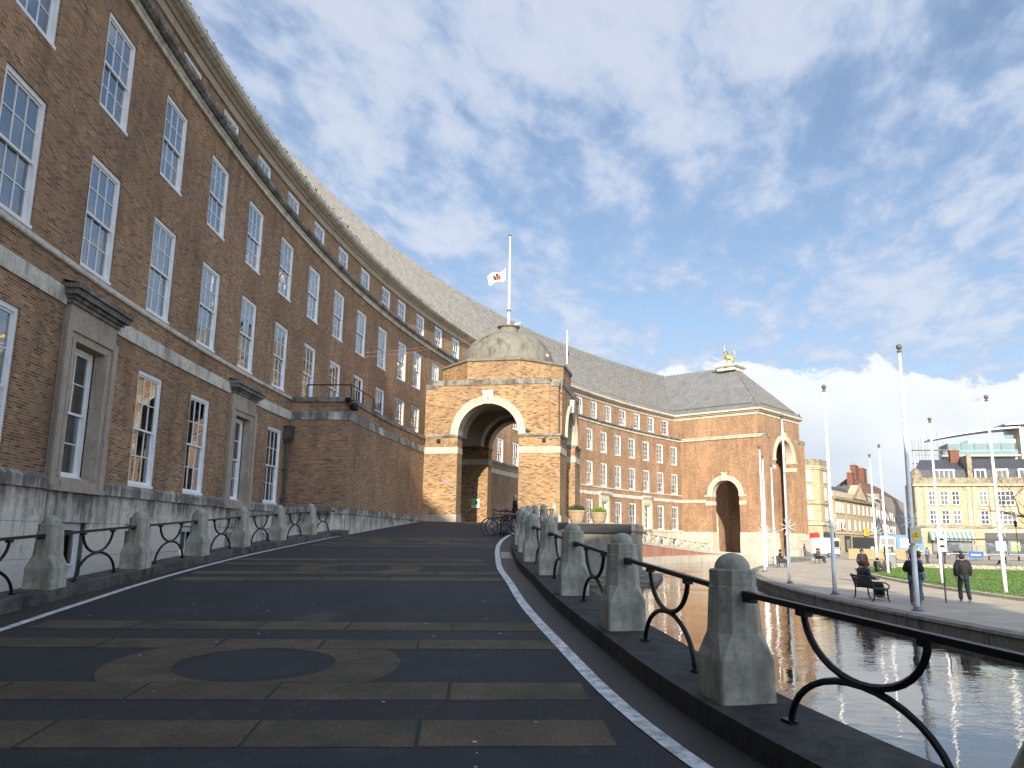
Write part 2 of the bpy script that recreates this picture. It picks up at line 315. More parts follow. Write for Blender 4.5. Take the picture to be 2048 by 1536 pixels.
# ------------------------------------------------------------------ mesh helpers
def ident(p): return p
class MB:
    def __init__(s, tf=None): s.v = []; s.f = []; s.uv = []; s.tf = tf or ident
    def face(s, pts, uv=None):
        i = len(s.v); s.v += [tuple(s.tf(p)) for p in pts]; s.f.append(tuple(range(i, i+len(pts)))); s.uv.append(uv); return s
    def quad(s, a, b, c, d, uv=None): return s.face([a, b, c, d], uv)
    def box(s, x0, x1, y0, y1, z0, z1):
        P = [(x, y, z) for z in (z0, z1) for x, y in ((x0, y0), (x1, y0), (x1, y1), (x0, y1))]
        i = len(s.v); s.v += [tuple(s.tf(p)) for p in P]
        for f in ((3, 2, 1, 0), (4, 5, 6, 7), (0, 1, 5, 4), (1, 2, 6, 5), (2, 3, 7, 6), (3, 0, 4, 7)):
            s.f.append(tuple(i+k for k in f)); s.uv.append(None)
        return s
    def bar(s, p, q, w, h, up=(0, 0, 1)):
        p = Vector(p); q = Vector(q); d = (q-p).normalized(); u = Vector(up)
        if abs(d.dot(u)) > .98: u = Vector((1, 0, 0))
        a = d.cross(u).normalized()*w/2; b = a.cross(d).normalized()*h/2
        P = [p-a-b, p+a-b, p+a+b, p-a+b, q-a-b, q+a-b, q+a+b, q-a+b]
        i = len(s.v); s.v += [tuple(s.tf(tuple(k))) for k in P]
        for f in ((3, 2, 1, 0), (4, 5, 6, 7), (0, 1, 5, 4), (1, 2, 6, 5), (2, 3, 7, 6), (3, 0, 4, 7)):
            s.f.append(tuple(i+k for k in f)); s.uv.append(None)
        return s
    def rings(s, rings, cap=True, closed=True):
        n = len(rings[0]); i = len(s.v)
        for r in rings: s.v += [tuple(s.tf(p)) for p in r]
        for k in range(len(rings)-1):
            for j in range(n if closed else n-1):
                a = i+k*n+j; b = i+k*n+(j+1) % n; s.f.append((a, b, b+n, a+n)); s.uv.append(None)
        if cap and closed:
            s.f.append(tuple(i+j for j in reversed(range(n)))); s.uv.append(None)
            s.f.append(tuple(i+(len(rings)-1)*n+j for j in range(n))); s.uv.append(None)
        return s
    def tube(s, pts, r, n=8, cap=True):
        pts = [Vector(p) for p in pts]; rr = r if isinstance(r, (list, tuple)) else [r]*len(pts); R_ = []
        u = None
        for k, p in enumerate(pts):
            d = ((pts[k+1]-p) if k == 0 else (p-pts[k-1]) if k == len(pts)-1 else (pts[k+1]-pts[k-1])).normalized()
            if u is None: u = d.orthogonal().normalized()
            else:
                u = (u - d*u.dot(d))
                u = u.normalized() if u.length > 1e-6 else d.orthogonal().normalized()
            w = d.cross(u)
            R_.append([tuple(p + (u*cos(2*pi*j/n) + w*sin(2*pi*j/n))*rr[k]) for j in range(n)])
        return s.rings(R_, cap)
    def lathe(s, prof, c=(0, 0, 0), n=16, a0=0.0):
        R_ = [[(c[0]+r*cos(2*pi*j/n+a0), c[1]+r*sin(2*pi*j/n+a0), c[2]+z) for j in range(n)] for r, z in prof]
        return s.rings(R_)
    def ball(s, c, r, n=10, m=6):
        rx, ry, rz = r if isinstance(r, tuple) else (r, r, r)
        R_ = [[(c[0]+rx*sin(pi*k/m)*cos(2*pi*j/n), c[1]+ry*sin(pi*k/m)*sin(2*pi*j/n), c[2]-rz*cos(pi*k/m)) for j in range(n)] for k in range(m+1)]
        R_[0] = [(c[0]+(q[0]-c[0])*1, q[1], q[2]) for q in R_[0]]
        return s.rings(R_, cap=False)
    def mesh(s, name, mat):
        me = bpy.data.meshes.new(name); me.from_pydata(s.v, [], s.f)
        ul = me.uv_layers.new(name='UVMap'); li = 0; data = [0.0]*(2*len(me.loops))
        V = s.v
        for f, uv in zip(s.f, s.uv):
            if uv is None:
                a, b, c = Vector(V[f[0]]), Vector(V[f[1]]), Vector(V[f[2]])
                nn = (b-a).cross(c-a); nn = nn.normalized() if nn.length > 1e-12 else Vector((0, 0, 1))
                if abs(nn.z) > .75: uv = [(V[k][0], V[k][1]) for k in f]
                else:
                    tx, ty = -nn.y, nn.x; l = sqrt(tx*tx+ty*ty); tx /= l; ty /= l
                    uv = [(V[k][0]*tx+V[k][1]*ty, V[k][2]) for k in f]
            for u_, v_ in uv: data[2*li] = u_; data[2*li+1] = v_; li += 1
        ul.data.foreach_set('uv', data)
        me.materials.append(MATS[mat] if isinstance(mat, str) else mat)
        return me
    def build(s, name, mat, parent=None, smooth=False, **k):
        return put(s.mesh(name, mat), name, parent, smooth, **k)
def put(me, name, parent=None, smooth=False, loc=None, rot=None, label=None, cat=None, group=None, kind=None, mats=None):
    o = bpy.data.objects.new(name, me); COL.objects.link(o)
    if smooth and me is not None:
        me.polygons.foreach_set('use_smooth', [True]*len(me.polygons))
        try: me.set_sharp_from_angle(angle=radians(38))
        except Exception: pass
    if parent is not None: o.parent = parent
    if loc is not None: o.location = loc
    if rot is not None: o.rotation_euler = rot if isinstance(rot, tuple) else (0, 0, rot)
    for kk, vv in (('label', label), ('category', cat), ('group', group), ('kind', kind)):
        if vv: o[kk] = vv
    return o
def empty(name, loc=(0, 0, 0), rotz=0.0, **k):
    o = put(None, name, None, False, loc, rotz if isinstance(rotz, tuple) else (0, 0, rotz), **k); o.empty_display_size = .2; return o
def clone(o, loc=None, rotz=None, label=None, parent=None):
    c = o.copy(); COL.objects.link(c)
    if parent is not None: c.parent = parent
    if loc is not None: c.location = loc
    if rotz is not None: c.rotation_euler = (0, 0, rotz)
    if label: c['label'] = label
    for ch in [q for q in bpy.data.objects if q.parent == o]: clone(ch, parent=c)
    return c
KID = {}
def clone_tree(o, loc, rotz, label=None, scale=None):
    """copy a thing and its parts, keeping the parts' own places"""
    def kids(p):
        if p.name not in KID: KID[p.name] = list(p.children)
        return KID[p.name]
    def rec(p, par):
        c = p.copy(); COL.objects.link(c); c.parent = par
        for ch in kids(p): rec(ch, c)
        return c
    c = rec(o, None); c.location = loc; c.rotation_euler = rotz if isinstance(rotz, tuple) else (0, 0, rotz)
    if scale: c.scale = scale
    if label: c['label'] = label
    return c
def A(th, r, z): return (r*sin(th), -R + r*cos(th), z)
def sweep(mb, prof, t0, t1, n, close=True, ends=True):
    """sweep an (r, z) profile along the crescent"""
    ths = [t0+(t1-t0)*i/n for i in range(n+1)]; m = len(prof); s = [0]
    for i in range(1, m): s.append(s[-1]+sqrt((prof[i][0]-prof[i-1][0])**2+(prof[i][1]-prof[i-1][1])**2))
    rng = range(m) if close else range(m-1)
    for a, b in zip(ths, ths[1:]):
        for j in rng:
            k = (j+1) % m; (r0, z0), (r1, z1) = prof[j], prof[k]
            vert = abs(z1-z0) > abs(r1-r0)
            v0, v1 = (z0, z1) if vert else (r0, r1)
            mb.quad(A(a, r0, z0), A(b, r0, z0), A(b, r1, z1), A(a, r1, z1), [(a*R, v0), (b*R, v0), (b*R, v1), (a*R, v1)])
    if ends and close:
        mb.face([A(t0, r, z) for r, z in prof]); mb.face([A(t1, r, z) for r, z in reversed(prof)])
    return mb
# ------------------------------------------------------------------ ground, path, lawn, water
def zr(x, y):
    """height of the carriageway; the two ramps mirror each other about the porch"""
    x = -abs(x); yc = (x-CAMX)*TY + (y-CAMY)*TX
    return min(2.79, .45 + .05*yc)
def disc(mb, rr, t0, t1, n, z, uvs=1.0):
    ths = [t0+(t1-t0)*i/n for i in range(n+1)]
    for a, b in zip(ths, ths[1:]):
        for r0, r1 in zip(rr, rr[1:]):
            mb.quad(A(a, r0, z), A(a, r1, z), A(b, r1, z), A(b, r0, z), [(a*100, r0), (a*100, r1), (b*100, r1), (b*100, r0)])
    return mb
TE = .60
g = MB(); disc(g, [.01, 40, 80, 103.9], -pi, pi, 96, -.012); disc(g, [103.9, 115, 150], .53, 2*pi-TE, 60, -.012); disc(g, [150, 300, 900, 3500], -pi, pi, 48, -.012)
g.build('ground', 'street_ground', kind='structure')
pm = MB(); disc(pm, [96.9, 98.5, 100, 101.5, 103.55], -.75, 1.05, 120, .0); pm.build('path', 'path_paving', kind='structure')
# pond: water and its outer kerb
wm = MB(); disc(wm, [103.7, 108, 112, 116, 124], -TE, .531, 80, -.40); wm.build('pond_water', 'pond_water', kind='structure')
ke = empty('pond_edge', kind='structure')
random.seed(3)
n_ = 64
for i in range(n_):
    a, b = -TE+(2*TE)*i/n_, -TE+(2*TE)*(i+1)/n_
    if not (-.34 < a < .515): continue
    q = MB(); sweep(q, [(103.5, .012), (104.02, .012+random.uniform(0, .004)), (104.05, -.06), (104.0, -.10), (104.0, -.9), (103.5, -.9)], a+.0003, b-.0003, 2)
    q.build('kerb_stone', 'pond_stone', ke)
lk = empty('lawn_kerb', kind='structure')
for i in range(36):
    a, b = -.32+.555*i/36, -.32+.555*(i+1)/36
    q = MB(); sweep(q, [(96.95, .0), (96.95, .12), (96.72, .12), (96.72, -.05)], a+.0003, b-.0003, 2); q.build('kerb_stone', 'limestone_clean', lk)
lw = MB()
LAWN = []
for i in range(60):
    a, b = -.32+.552*i/60, -.32+.552*(i+1)/60
    for r0, r1 in ((96.72, 90), (90, 84), (84, 70)):
        lw.quad(A(a, r0, .09), A(b, r0, .09), A(b, r1, .09), A(a, r1, .09))
lw.build('lawn', 'lawn_grass', kind='structure')
gb = MB(); random.seed(5)
for i in range(26000):
    th = random.uniform(-.2, .23); r = random.uniform(82, 96.7); x, y, _ = A(th, r, 0); h = random.uniform(.02, .05); a = random.uniform(0, 2*pi); w = .035
    gb.face([(x-w*cos(a), y-w*sin(a), .085), (x+w*cos(a), y+w*sin(a), .085), (x+random.uniform(-.05, .05), y+random.uniform(-.05, .05), .09+h)])
gb.build('grass', 'grass_blade', label='short mown bright green grass of the lawn', cat='grass', kind='stuff')
fl = MB(); random.seed(6)
for i in range(2600):
    th = .226+random.uniform(-.006, .006); r = random.uniform(70, 95); x, y, _ = A(th, r, 0); z = .12+random.uniform(0, .22); w = .06
    a = random.uniform(0, 2*pi); fl.face([(x-w*cos(a), y-w*sin(a), z), (x+w*cos(a), y+w*sin(a), z+.02), (x+w*.3, y, z+.1), (x-w*.3, y, z+.09)])
fl.build('flowers', 'flower_mix', label='pale yellow spring flowers in a strip along the far lawn edge', cat='flowers', kind='stuff')
# ------------------------------------------------------------------ ramps
RB = [(5.2, -5.0), (4.3, -2.2), (3.2, .7), (2.33, 3.45), (1.66, 6.11), (1.26, 9.14), (.94, 12.12), (.73, 15.1), (.51, 18.0), (.42, 20.9), (.36, 23.8), (.38, 26.8), (.5, 29.8), (.75, 32.8), (1.1, 35.8), (1.6, 38.7), (2.25, 41.6)]
LB = [(-6.15, 3.0), (-6.42, 5.9), (-6.56, 8.85), (-6.65, 11.83), (-6.81, 14.98), (-6.87, 18.04), (-6.95, 21.1), (-6.85, 24.1), (-6.73, 27.4)]
WL = [(-5.1, 0), (-5.3, 4), (-5.55, 8), (-5.70, 9.4), (-5.92, 11.2), (-6.28, 14.6), (-6.50, 19), (-6.48, 22.8), (-6.24, 30), (-5.9, 36), (-5.3, 45)]
def interp(P, y):
    """x at a given distance ahead (Catmull-Rom on the point list)"""
    if y <= P[0][1]: return P[0][0] + (y-P[0][1])*(P[1][0]-P[0][0])/(P[1][1]-P[0][1])
    for k in range(len(P)-1):
        if y <= P[k+1][1]:
            p0 = P[max(k-1, 0)]; p1, p2 = P[k], P[k+1]; p3 = P[min(k+2, len(P)-1)]
            t = (y-p1[1])/(p2[1]-p1[1]); m1 = (p2[0]-p0[0])/(p2[1]-p0[1])*(p2[1]-p1[1]); m2 = (p3[0]-p1[0])/(p3[1]-p1[1])*(p2[1]-p1[1])
            return (2*t**3-3*t**2+1)*p1[0]+(t**3-2*t**2+t)*m1+(-2*t**3+3*t**2)*p2[0]+(t**3-t**2)*m2
    return P[-1][0] + (y-P[-1][1])*(P[-1][0]-P[-2][0])/(P[-1][1]-P[-2][1])
def rx(y): return interp(RB, y)
LE = LB + [(-6.4, 30.2), (-6.0, 36), (-5.2, 45)]
def lx(y): return interp(LE, y)
def wp(x, y, dz, sg):
    v = cw(x, y); z = .45+.05*y+dz
    return (v.x*sg*-1 if sg > 0 else v.x, v.y, z)       # sg -1: this ramp, +1: its mirror image
def strip(mb, f0, f1, ys, dz, sg, dz1=None):
    for a, b in zip(ys, ys[1:]):
        d1 = dz if dz1 is None else dz1
        mb.quad(wp(f0(a), a, dz, sg), wp(f1(a), a, d1, sg), wp(f1(b), b, d1, sg), wp(f0(b), b, dz, sg))
    return mb
YS = [-7+.5*i for i in range(0, 109)]
def build_ramp(sg):
    q = MB(); n = 12
    for k in range(n):
        strip(q, lambda y, k=k: lx(y)+.1+(rx(y)-lx(y)-.3)*k/n, lambda y, k=k: lx(y)+.1+(rx(y)-lx(y)-.3)*(k+1)/n, YS, 0, sg)
    rp = q.build('ramp', 'asphalt', kind='structure')
    g1 = MB(); strip(g1, lambda y: rx(y)-.66, lambda y: rx(y)-.28, YS, .004, sg); g1.build('gutter', 'gutter_stone', rp)
    g2 = MB(); strip(g2, lambda y: lx(y)+.18, lambda y: interp(WL, y)-.05, YS, .004, sg); g2.build('gutter', 'gutter_stone', rp)
    l1 = MB(); strip(l1, lambda y: rx(y)-.775, lambda y: rx(y)-.645, [y for y in YS if y < 35], .008, sg); l1.build('white_line', 'line_paint', rp)
    l2 = MB(); strip(l2, lambda y: interp(WL, y)-.055, lambda y: interp(WL, y)+.055, [y for y in YS if y > 0], .008, sg); l2.build('white_line', 'line_paint', rp)
    return rp
near_ramp = build_ramp(-1); far_ramp = build_ramp(1)
# flagstone bands and rings laid in the asphalt
def slab(pts, z, name='paving_slab', parent=None, mat='flagstone'):
    q = MB(); P = [wp(x, y, z, -1) for x, y in pts]; B = [wp(x, y, z-.02, -1) for x, y in pts]; n = len(P)
    q.face(P)
    for i in range(n): q.face([B[i], B[(i+1) % n], P[(i+1) % n], P[i]])
    return q.build(name, mat, parent)
random.seed(11)
for mc, mx_, sl in ((-1.9, -1.9, .05), (7.83, -2.35, .06), (17.5, -3.2, .13), (27.2, -3.35, .10)):
    dl_ = sqrt(1+sl*sl)
    def loc(u, v): return (mx_ + (u - v*sl)/dl_, mc + (v + u*sl)/dl_)
    for v0, v1 in ((.745, 1.27), (1.88, 2.46), (-1.32, -.745), (-2.50, -1.90)):
        if mc < 0 and v0 < 0: continue
        u = -(mx_-interp(WL, mc)) + .12; end = rx(mc)-.82-mx_
        cuts = [u]
        while u < end-.7: u += random.uniform(1.0, 1.45); cuts.append(min(u, end))
        cuts[-1] = end
        for a, b in zip(cuts, cuts[1:]):
            sk = random.uniform(-.03, .03)
            # keep slab ends on the carriageway where it narrows
            slab([loc(a+.013, v0+random.uniform(-.008, .008)), loc((a+b)/2, v0+random.uniform(-.008, .008)), loc(b-.013, v0+random.uniform(-.008, .008)), loc(b-.013+sk*.6, v1+random.uniform(-.008, .008)), loc((a+b)/2, v1+random.uniform(-.008, .008)), loc(a+.013+sk*.4, v1+random.uniform(-.008, .008))], .0035+random.uniform(0, .003), parent=near_ramp)
    for s0 in (1, -1):
        for h0, h1 in ((-1, 0), (0, 1)):
            ri, ro, lim = .73, 1.34, .729
            a0 = 0 if h1 == 1 else -math.asin(lim/ro); a1 = math.asin(lim/ro) if h1 == 1 else 0
            b0 = 0 if h1 == 1 else -math.asin(lim/ri); b1 = math.asin(lim/ri) if h1 == 1 else 0
            g_ = .006
            out = [(s0*ro*cos(a0+(a1-a0)*i/8), ro*sin(a0+(a1-a0)*i/8)) for i in range(9)]
            inn = [(s0*ri*cos(b1+(b0-b1)*i/8), ri*sin(b1+(b0-b1)*i/8)) for i in range(9)]
            P = [(x, y+(g_ if h1 == 1 else -g_)) for x, y in out+inn]
            if s0 < 0: P = P[::-1]
            slab([loc(x, y) for x, y in P], .0035, parent=near_ramp)
gs = MB(); random.seed(12)
for i in range(70):
    y_ = random.uniform(4.5, 24); x_ = random.uniform(lx(y_)+1.2, rx(y_)-1.0); r_ = random.uniform(.006, .018); a_ = random.uniform(0, 6)
    gs.face([wp(x_+r_*cos(a_+k*pi/3)*random.uniform(.7, 1.2), y_+r_*sin(a_+k*pi/3), .0115, -1) for k in range(6)])
gs.build('gum_spots', 'line_paint', near_ramp, kind='stuff')
# pale worn patch stone in the right-hand channel
slab([(rx(20.8)-.62, 20.8), (rx(20.8)-.34, 20.8), (rx(23.0)-.36, 23.0), (rx(23.0)-.62, 23.0)], .010, 'patch_stone', near_ramp, 'limestone_brown')
# kerbs with their retaining walls
def kerb_run(fx, y0, y1, din, dout, sg, zlow, seg=1.55, wallmat='pond_stone', brickwall=False, nm='ramp_kerb', kmat='kerb_stone'):
    ko = empty(nm, kind='structure'); y = y0
    while y < y1-.01:
        b = min(y+seg, y1); mid = (y+b)/2; q = MB(); g_ = .006; h = .18+random.uniform(-.004, .004)
        for a_, b_ in ((y+g_, mid), (mid, b-g_)):
            i0, i1 = fx(a_)+din, fx(b_)+din; o0, o1 = fx(a_)+dout, fx(b_)+dout
            T = [wp(i0, a_, h-.01, sg), wp(i1, b_, h-.01, sg), wp(o1, b_, h, sg), wp(o0, a_, h, sg)]
            Bt = [wp(i0, a_, -.12, sg), wp(i1, b_, -.12, sg), wp(o1, b_, -.12, sg), wp(o0, a_, -.12, sg)]
            q.face(T)
            for k in range(4): q.face([Bt[k], Bt[(k+1) % 4], T[(k+1) % 4], T[k]])
        q.build('kerb_stone', kmat, ko); y = b
    w = MB(); w2 = MB(); ys = [y0+.5*i for i in range(int((y1-y0)/.5)+1)]
    io = dout*.88
    for a, b in zip(ys, ys[1:]):
        A0, B0 = wp(fx(a)+io, a, -.1, sg), wp(fx(b)+io, b, -.1, sg)
        zm = .35 if brickwall else 99
        def dn(P, z): return (P[0], P[1], z)
        z0, z1 = min(A0[2], zm), min(B0[2], zm)
        w.quad(dn(A0, zlow), dn(B0, zlow), dn(B0, z1), dn(A0, z0), [(a, zlow), (b, zlow), (b, z1), (a, z0)])
        if brickwall and (A0[2] > zm):
            w2.quad(dn(A0, zm), dn(B0, zm), B0, A0, [(a, zm), (b, zm), (b, B0[2]), (a, A0[2])])
    w.build('retaining_wall', wallmat, ko)
    if w2.f: w2.build('brick_facing', 'brick_red', ko)
    return ko
random.seed(21)
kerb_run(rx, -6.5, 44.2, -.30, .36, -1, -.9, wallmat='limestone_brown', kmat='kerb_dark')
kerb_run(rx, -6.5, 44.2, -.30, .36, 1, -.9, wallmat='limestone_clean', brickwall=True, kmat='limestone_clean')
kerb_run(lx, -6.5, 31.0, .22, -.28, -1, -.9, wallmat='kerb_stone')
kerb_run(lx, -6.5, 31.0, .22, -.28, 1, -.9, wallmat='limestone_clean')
for sg in (-1, 1):
    q = MB(); strip(q, lambda y: lx(y)-.2, lambda y: lx(y)-4.6, YS, 0, sg)
    q.v = [(x, y, -.85) for x, y, z in q.v]; q.build('basement_area', 'kerb_stone', kind='structure')
# ------------------------------------------------------------------ town hall
HALL = empty('town_hall', label='long crescent brick town hall with white sash windows, lead roof and domed entrance porch', cat='building')
def th_of(k, sg): return sg*(k+.4)*DL
TJ = 17.9*DL
HW = .78
ROWS = {'D': (3.16, 6.24), 'C': (7.86, 10.56), 'B': (11.77, 14.24), 'a': (15.94, 17.97)}
DOORK = (6, 9, 12, 15)
def bays():
    for sg in (-1, 1):
        for k in range(18): yield sg, k
ZB = -.85
def arc_wall(mb, r, z0, z1, t0, t1, ops, rev=.16, uvr=R, dmax=.0125):
    te = {t0, t1}; ze = {z0, z1}
    for (tc_, hw, a, b) in ops: te |= {tc_-hw/r, tc_+hw/r}; ze |= {a, b}
    te = sorted(x for x in te if t0-1e-9 <= x <= t1+1e-9); ze = sorted(x for x in ze if z0-1e-9 <= x <= z1+1e-9)
    t2 = []
    for a, b in zip(te, te[1:]):
        n = max(1, int(math.ceil((b-a)/dmax))); t2 += [a+(b-a)*i/n for i in range(n)]
    t2.append(te[-1])
    for a, b in zip(t2, t2[1:]):
        c = (a+b)/2; near = [o for o in ops if abs(o[0]-c) < o[1]/r]
        for z, y in zip(ze, ze[1:]):
            m_ = (z+y)/2
            if any(o[2] < m_ < o[3] for o in near): continue
            mb.quad(A(a, r, z), A(b, r, z), A(b, r, y), A(a, r, y), [(a*uvr, z), (b*uvr, z), (b*uvr, y), (a*uvr, y)])
    for (tc_, hw, z, y) in ops:
        a, b = tc_-hw/r, tc_+hw/r; q = r+rev
        mb.quad(A(a, r, z), A(a, q, z), A(a, q, y), A(a, r, y)); mb.quad(A(b, q, z), A(b, r, z), A(b, r, y), A(b, q, y))
        mb.quad(A(a, r, y), A(b, r, y), A(b, q, y), A(a, q, y)); mb.quad(A(a, q, z), A(b, q, z), A(b, r, z), A(a, r, z))
    return mb
ops = []; opsa = []; opsp = []
for sg, k in bays():
    t_ = th_of(k, sg)
    for rw in 'CB': ops.append((t_, HW, *ROWS[rw]))
    if k >= 5: ops.append((t_, .74 if k in DOORK else HW, *((3.14, 6.1) if k in DOORK else ROWS['D']))); opsp.append((t_, HW, .35, 2.19))
    opsa.append((t_, HW, *ROWS['a']))
w = MB(); arc_wall(w, R, 3.1, 15.1, -TJ-.01, TJ+.01, ops); w.build('wall', 'brick_main', HALL)
w = MB(); arc_wall(w, R+1.28, 15.3, 18.2, -TJ-.03, TJ+.03, opsa); w.build('attic_wall', 'brick_main', HALL)
w = MB(); sweep(w, [(R+1.1, ZB), (R+1.1, 15.2)], -TJ, TJ, 90, close=False); sweep(w, [(R+2.2, 15.2), (R+2.2, 18.4)], -TJ, TJ, 90, close=False)
sweep(w, [(R+.2, 7.2), (R+1.1, 7.2)], -TJ, TJ, 90, close=False); sweep(w, [(R+.2, 11.1), (R+1.1, 11.1)], -TJ, TJ, 90, close=False)
w.build('inner_wall', 'room_dark', HALL)
# plinth: ashlar blocks where they can be told apart, one sheet beyond
tsplit = th_of(5, -1)+.5*DL; tnear = th_of(12, -1)-.5*DL
w = MB(); arc_wall(w, R-.06, ZB, 2.86, -TJ-.01, tnear, [o for o in opsp if o[0] < tnear]); w.build('plinth', 'limestone', HALL)
w = MB(); arc_wall(w, R-.06, ZB, 2.86, -tsplit, TJ+.01, [o for o in opsp if o[0] > 0]); w.build('plinth', 'limestone_clean', HALL)
random.seed(31)
w = MB(); arc_wall(w, R-.035, ZB, 2.86, tnear, tsplit, [o for o in opsp if tnear < o[0] < tsplit]); w.build('plinth_backing', 'kerb_stone', HALL)
def ablock(t0, t1, z0, z1, pr):
    q = MB(); sweep(q, [(R-.06-pr, z0+.004), (R-.06-pr, z1-.004), (R-.0, z1-.004), (R-.0, z0+.004)], t0+.004/R, t1-.004/R, 1)
    return q.build('stone_block', 'plinth_stone', HALL)
for k in range(5, 13):
    tc_ = th_of(k, -1); e = HW/R; h = .5*DL
    for a, b, z0, z1 in ((-h, -.02*DL, 2.19, 2.86), (-.02*DL, h, 2.19, 2.86), (-h, -e, 1.45, 2.19), (e, h, 1.45, 2.19), (-h, -e, .7, 1.45), (e, h, .7, 1.45), (-h, -e, -.05, .7), (e, h, -.05, .7), (-e, e, -.4, .35)):
        if k in DOORK and z0 > 2: 
            if a < -.1*DL: a, b = -1.12/R, 1.12/R
            else: a, b = 1.12/R, h
        if k in DOORK and z0 > 2 and a == -1.12/R: ablock(tc_-h, tc_-1.12/R, z0, z1, 0)
        ablock(tc_+a, tc_+b, z0, z1, .03 if (k in DOORK and abs(a+1.12/R) < 1e-6) else random.uniform(0, .006))
def courses(nm, mat, prof, skip, t0=-TJ-.01, t1=TJ+.01):
    """a horizontal moulding, cut where the door surrounds interrupt it"""
    cut = sorted(th_of(k, sg) for sg in (-1, 1) for k in DOORK) if skip else []
    a = t0
    for c_ in cut+[None]:
        b = (c_-skip/R) if c_ is not None else t1
        q = MB(); n = max(2, int((b-a)/.02)); sweep(q, prof, a, b, n); q.build(nm, mat, HALL)
        if c_ is not None: a = c_+skip/R
TW = 4.95*DL
courses('plinth_band', 'plinth_stone', [(R-.13, 2.86), (R-.13, 3.08), (R-.07, 3.155), (R+.05, 3.155), (R+.05, 2.86)], 1.22, -TJ-.01, -TW)
courses('string_course', 'limestone', [(R-.045, 6.80), (R-.045, 7.17), (R+.05, 7.17), (R+.05, 6.80)], 1.22, -TJ-.01, TJ+.01)
q = MB(); sweep(q, [(R-.05, 7.66), (R-.075, 7.69), (R-.075, 7.79), (R+.05, 7.80), (R+.05, 7.66)], -TJ-.01, TJ+.01, 90); q.build('sill_course', 'limestone', HALL)
q = MB(); sweep(q, [(R-.13, 2.86), (R-.13, 3.08), (R-.07, 3.155), (R+.05, 3.155), (R+.05, 2.86)], TW, TJ+.01, 60)
q.build('plinth_band', 'limestone_clean', HALL)
q = MB(); sweep(q, [(R+.02, 15.0), (R-.10, 15.0), (R-.10, 15.14), (R-.15, 15.18), (R-.15, 15.24), (R+.02, 15.24)], -TJ-.01, TJ+.01, 110); q.build('ledge_fascia', 'limestone', HALL)
q = MB(); sweep(q, [(R+.02, 15.24), (R-.24, 15.24), (R-.33, 15.32), (R-.33, 15.46), (R-.28, 15.50), (R+1.3, 15.62), (R+1.3, 15.24)], -TJ-.01, TJ+.01, 110); q.build('ledge_cornice', 'weathered_coping', HALL)
q = MB(); sweep(q, [(R+1.30, 18.04), (R+1.20, 18.04), (R+1.20, 18.38), (R+1.30, 18.38)], -TJ-.03, TJ+.03, 110); q.build('eaves_architrave', 'limestone_brown', HALL)
q = MB(); sweep(q, [(R+1.30, 18.38), (R+1.13, 18.38), (R+1.06, 18.46), (R+.92, 18.50), (R+.92, 18.58), (R+1.30, 18.60)], -TJ-.03, TJ+.03, 110); q.build('eaves_soffit', 'limestone_brown', HALL)
q = MB(); sweep(q, [(R+1.30, 18.58), (R+.82, 18.58), (R+.72, 18.66), (R+.70, 18.82), (R+.78, 18.84), (R+1.30, 18.80)], -TJ-.03, TJ+.03, 110); q.build('eaves_cornice', 'limestone', HALL)
# roof
RP = [(R+.80, 18.83), (R+1.55, 19.45), (R+6.9, 26.15), (R+12.5, 19.0)]
q = MB()
ths = [-TJ-.085+(2*TJ+.17)*i/150 for i in range(151)]
for a, b in zip(ths, ths[1:]):
    for (r0, z0), (r1, z1) in zip(RP, RP[1:]): q.quad(A(a, r0, z0), A(b, r0, z0), A(b, r1, z1), A(a, r1, z1))
ROOF = q.build('roof', 'lead_roof', HALL)
q = MB(); ns = 214
for i in range(ns+1):
    th = -TJ-.08+(2*TJ+.16)*i/ns; hw = .055/R
    for (r0, z0), (r1, z1) in zip(RP[:2], RP[1:3]):
        ext = .10 if r1 > R+3 else 0
        nx, nz = -(z1-z0), (r1-r0); l = sqrt(nx*nx+nz*nz); nx, nz = nx/l*.12, nz/l*.12
        P = []
        for (r_, z_) in ((r0, z0), (r1+ext*.6, z1+ext)):
            P += [A(th-hw, r_, z_), A(th+hw, r_, z_), A(th+hw, r_+nx, z_+nz), A(th-hw, r_+nx, z_+nz)]
        q.rings([P[:4], P[4:]])
q.build('roof_seams', 'lead_seam', ROOF, kind='stuff')
q = MB(); sweep(q, [(R+1.52, 19.47), (R+1.50, 19.56), (R+1.56, 19.58), (R+1.60, 19.50)], -TJ-.03, TJ+.03, 120); q.build('snow_guard', 'copper_dark', ROOF)
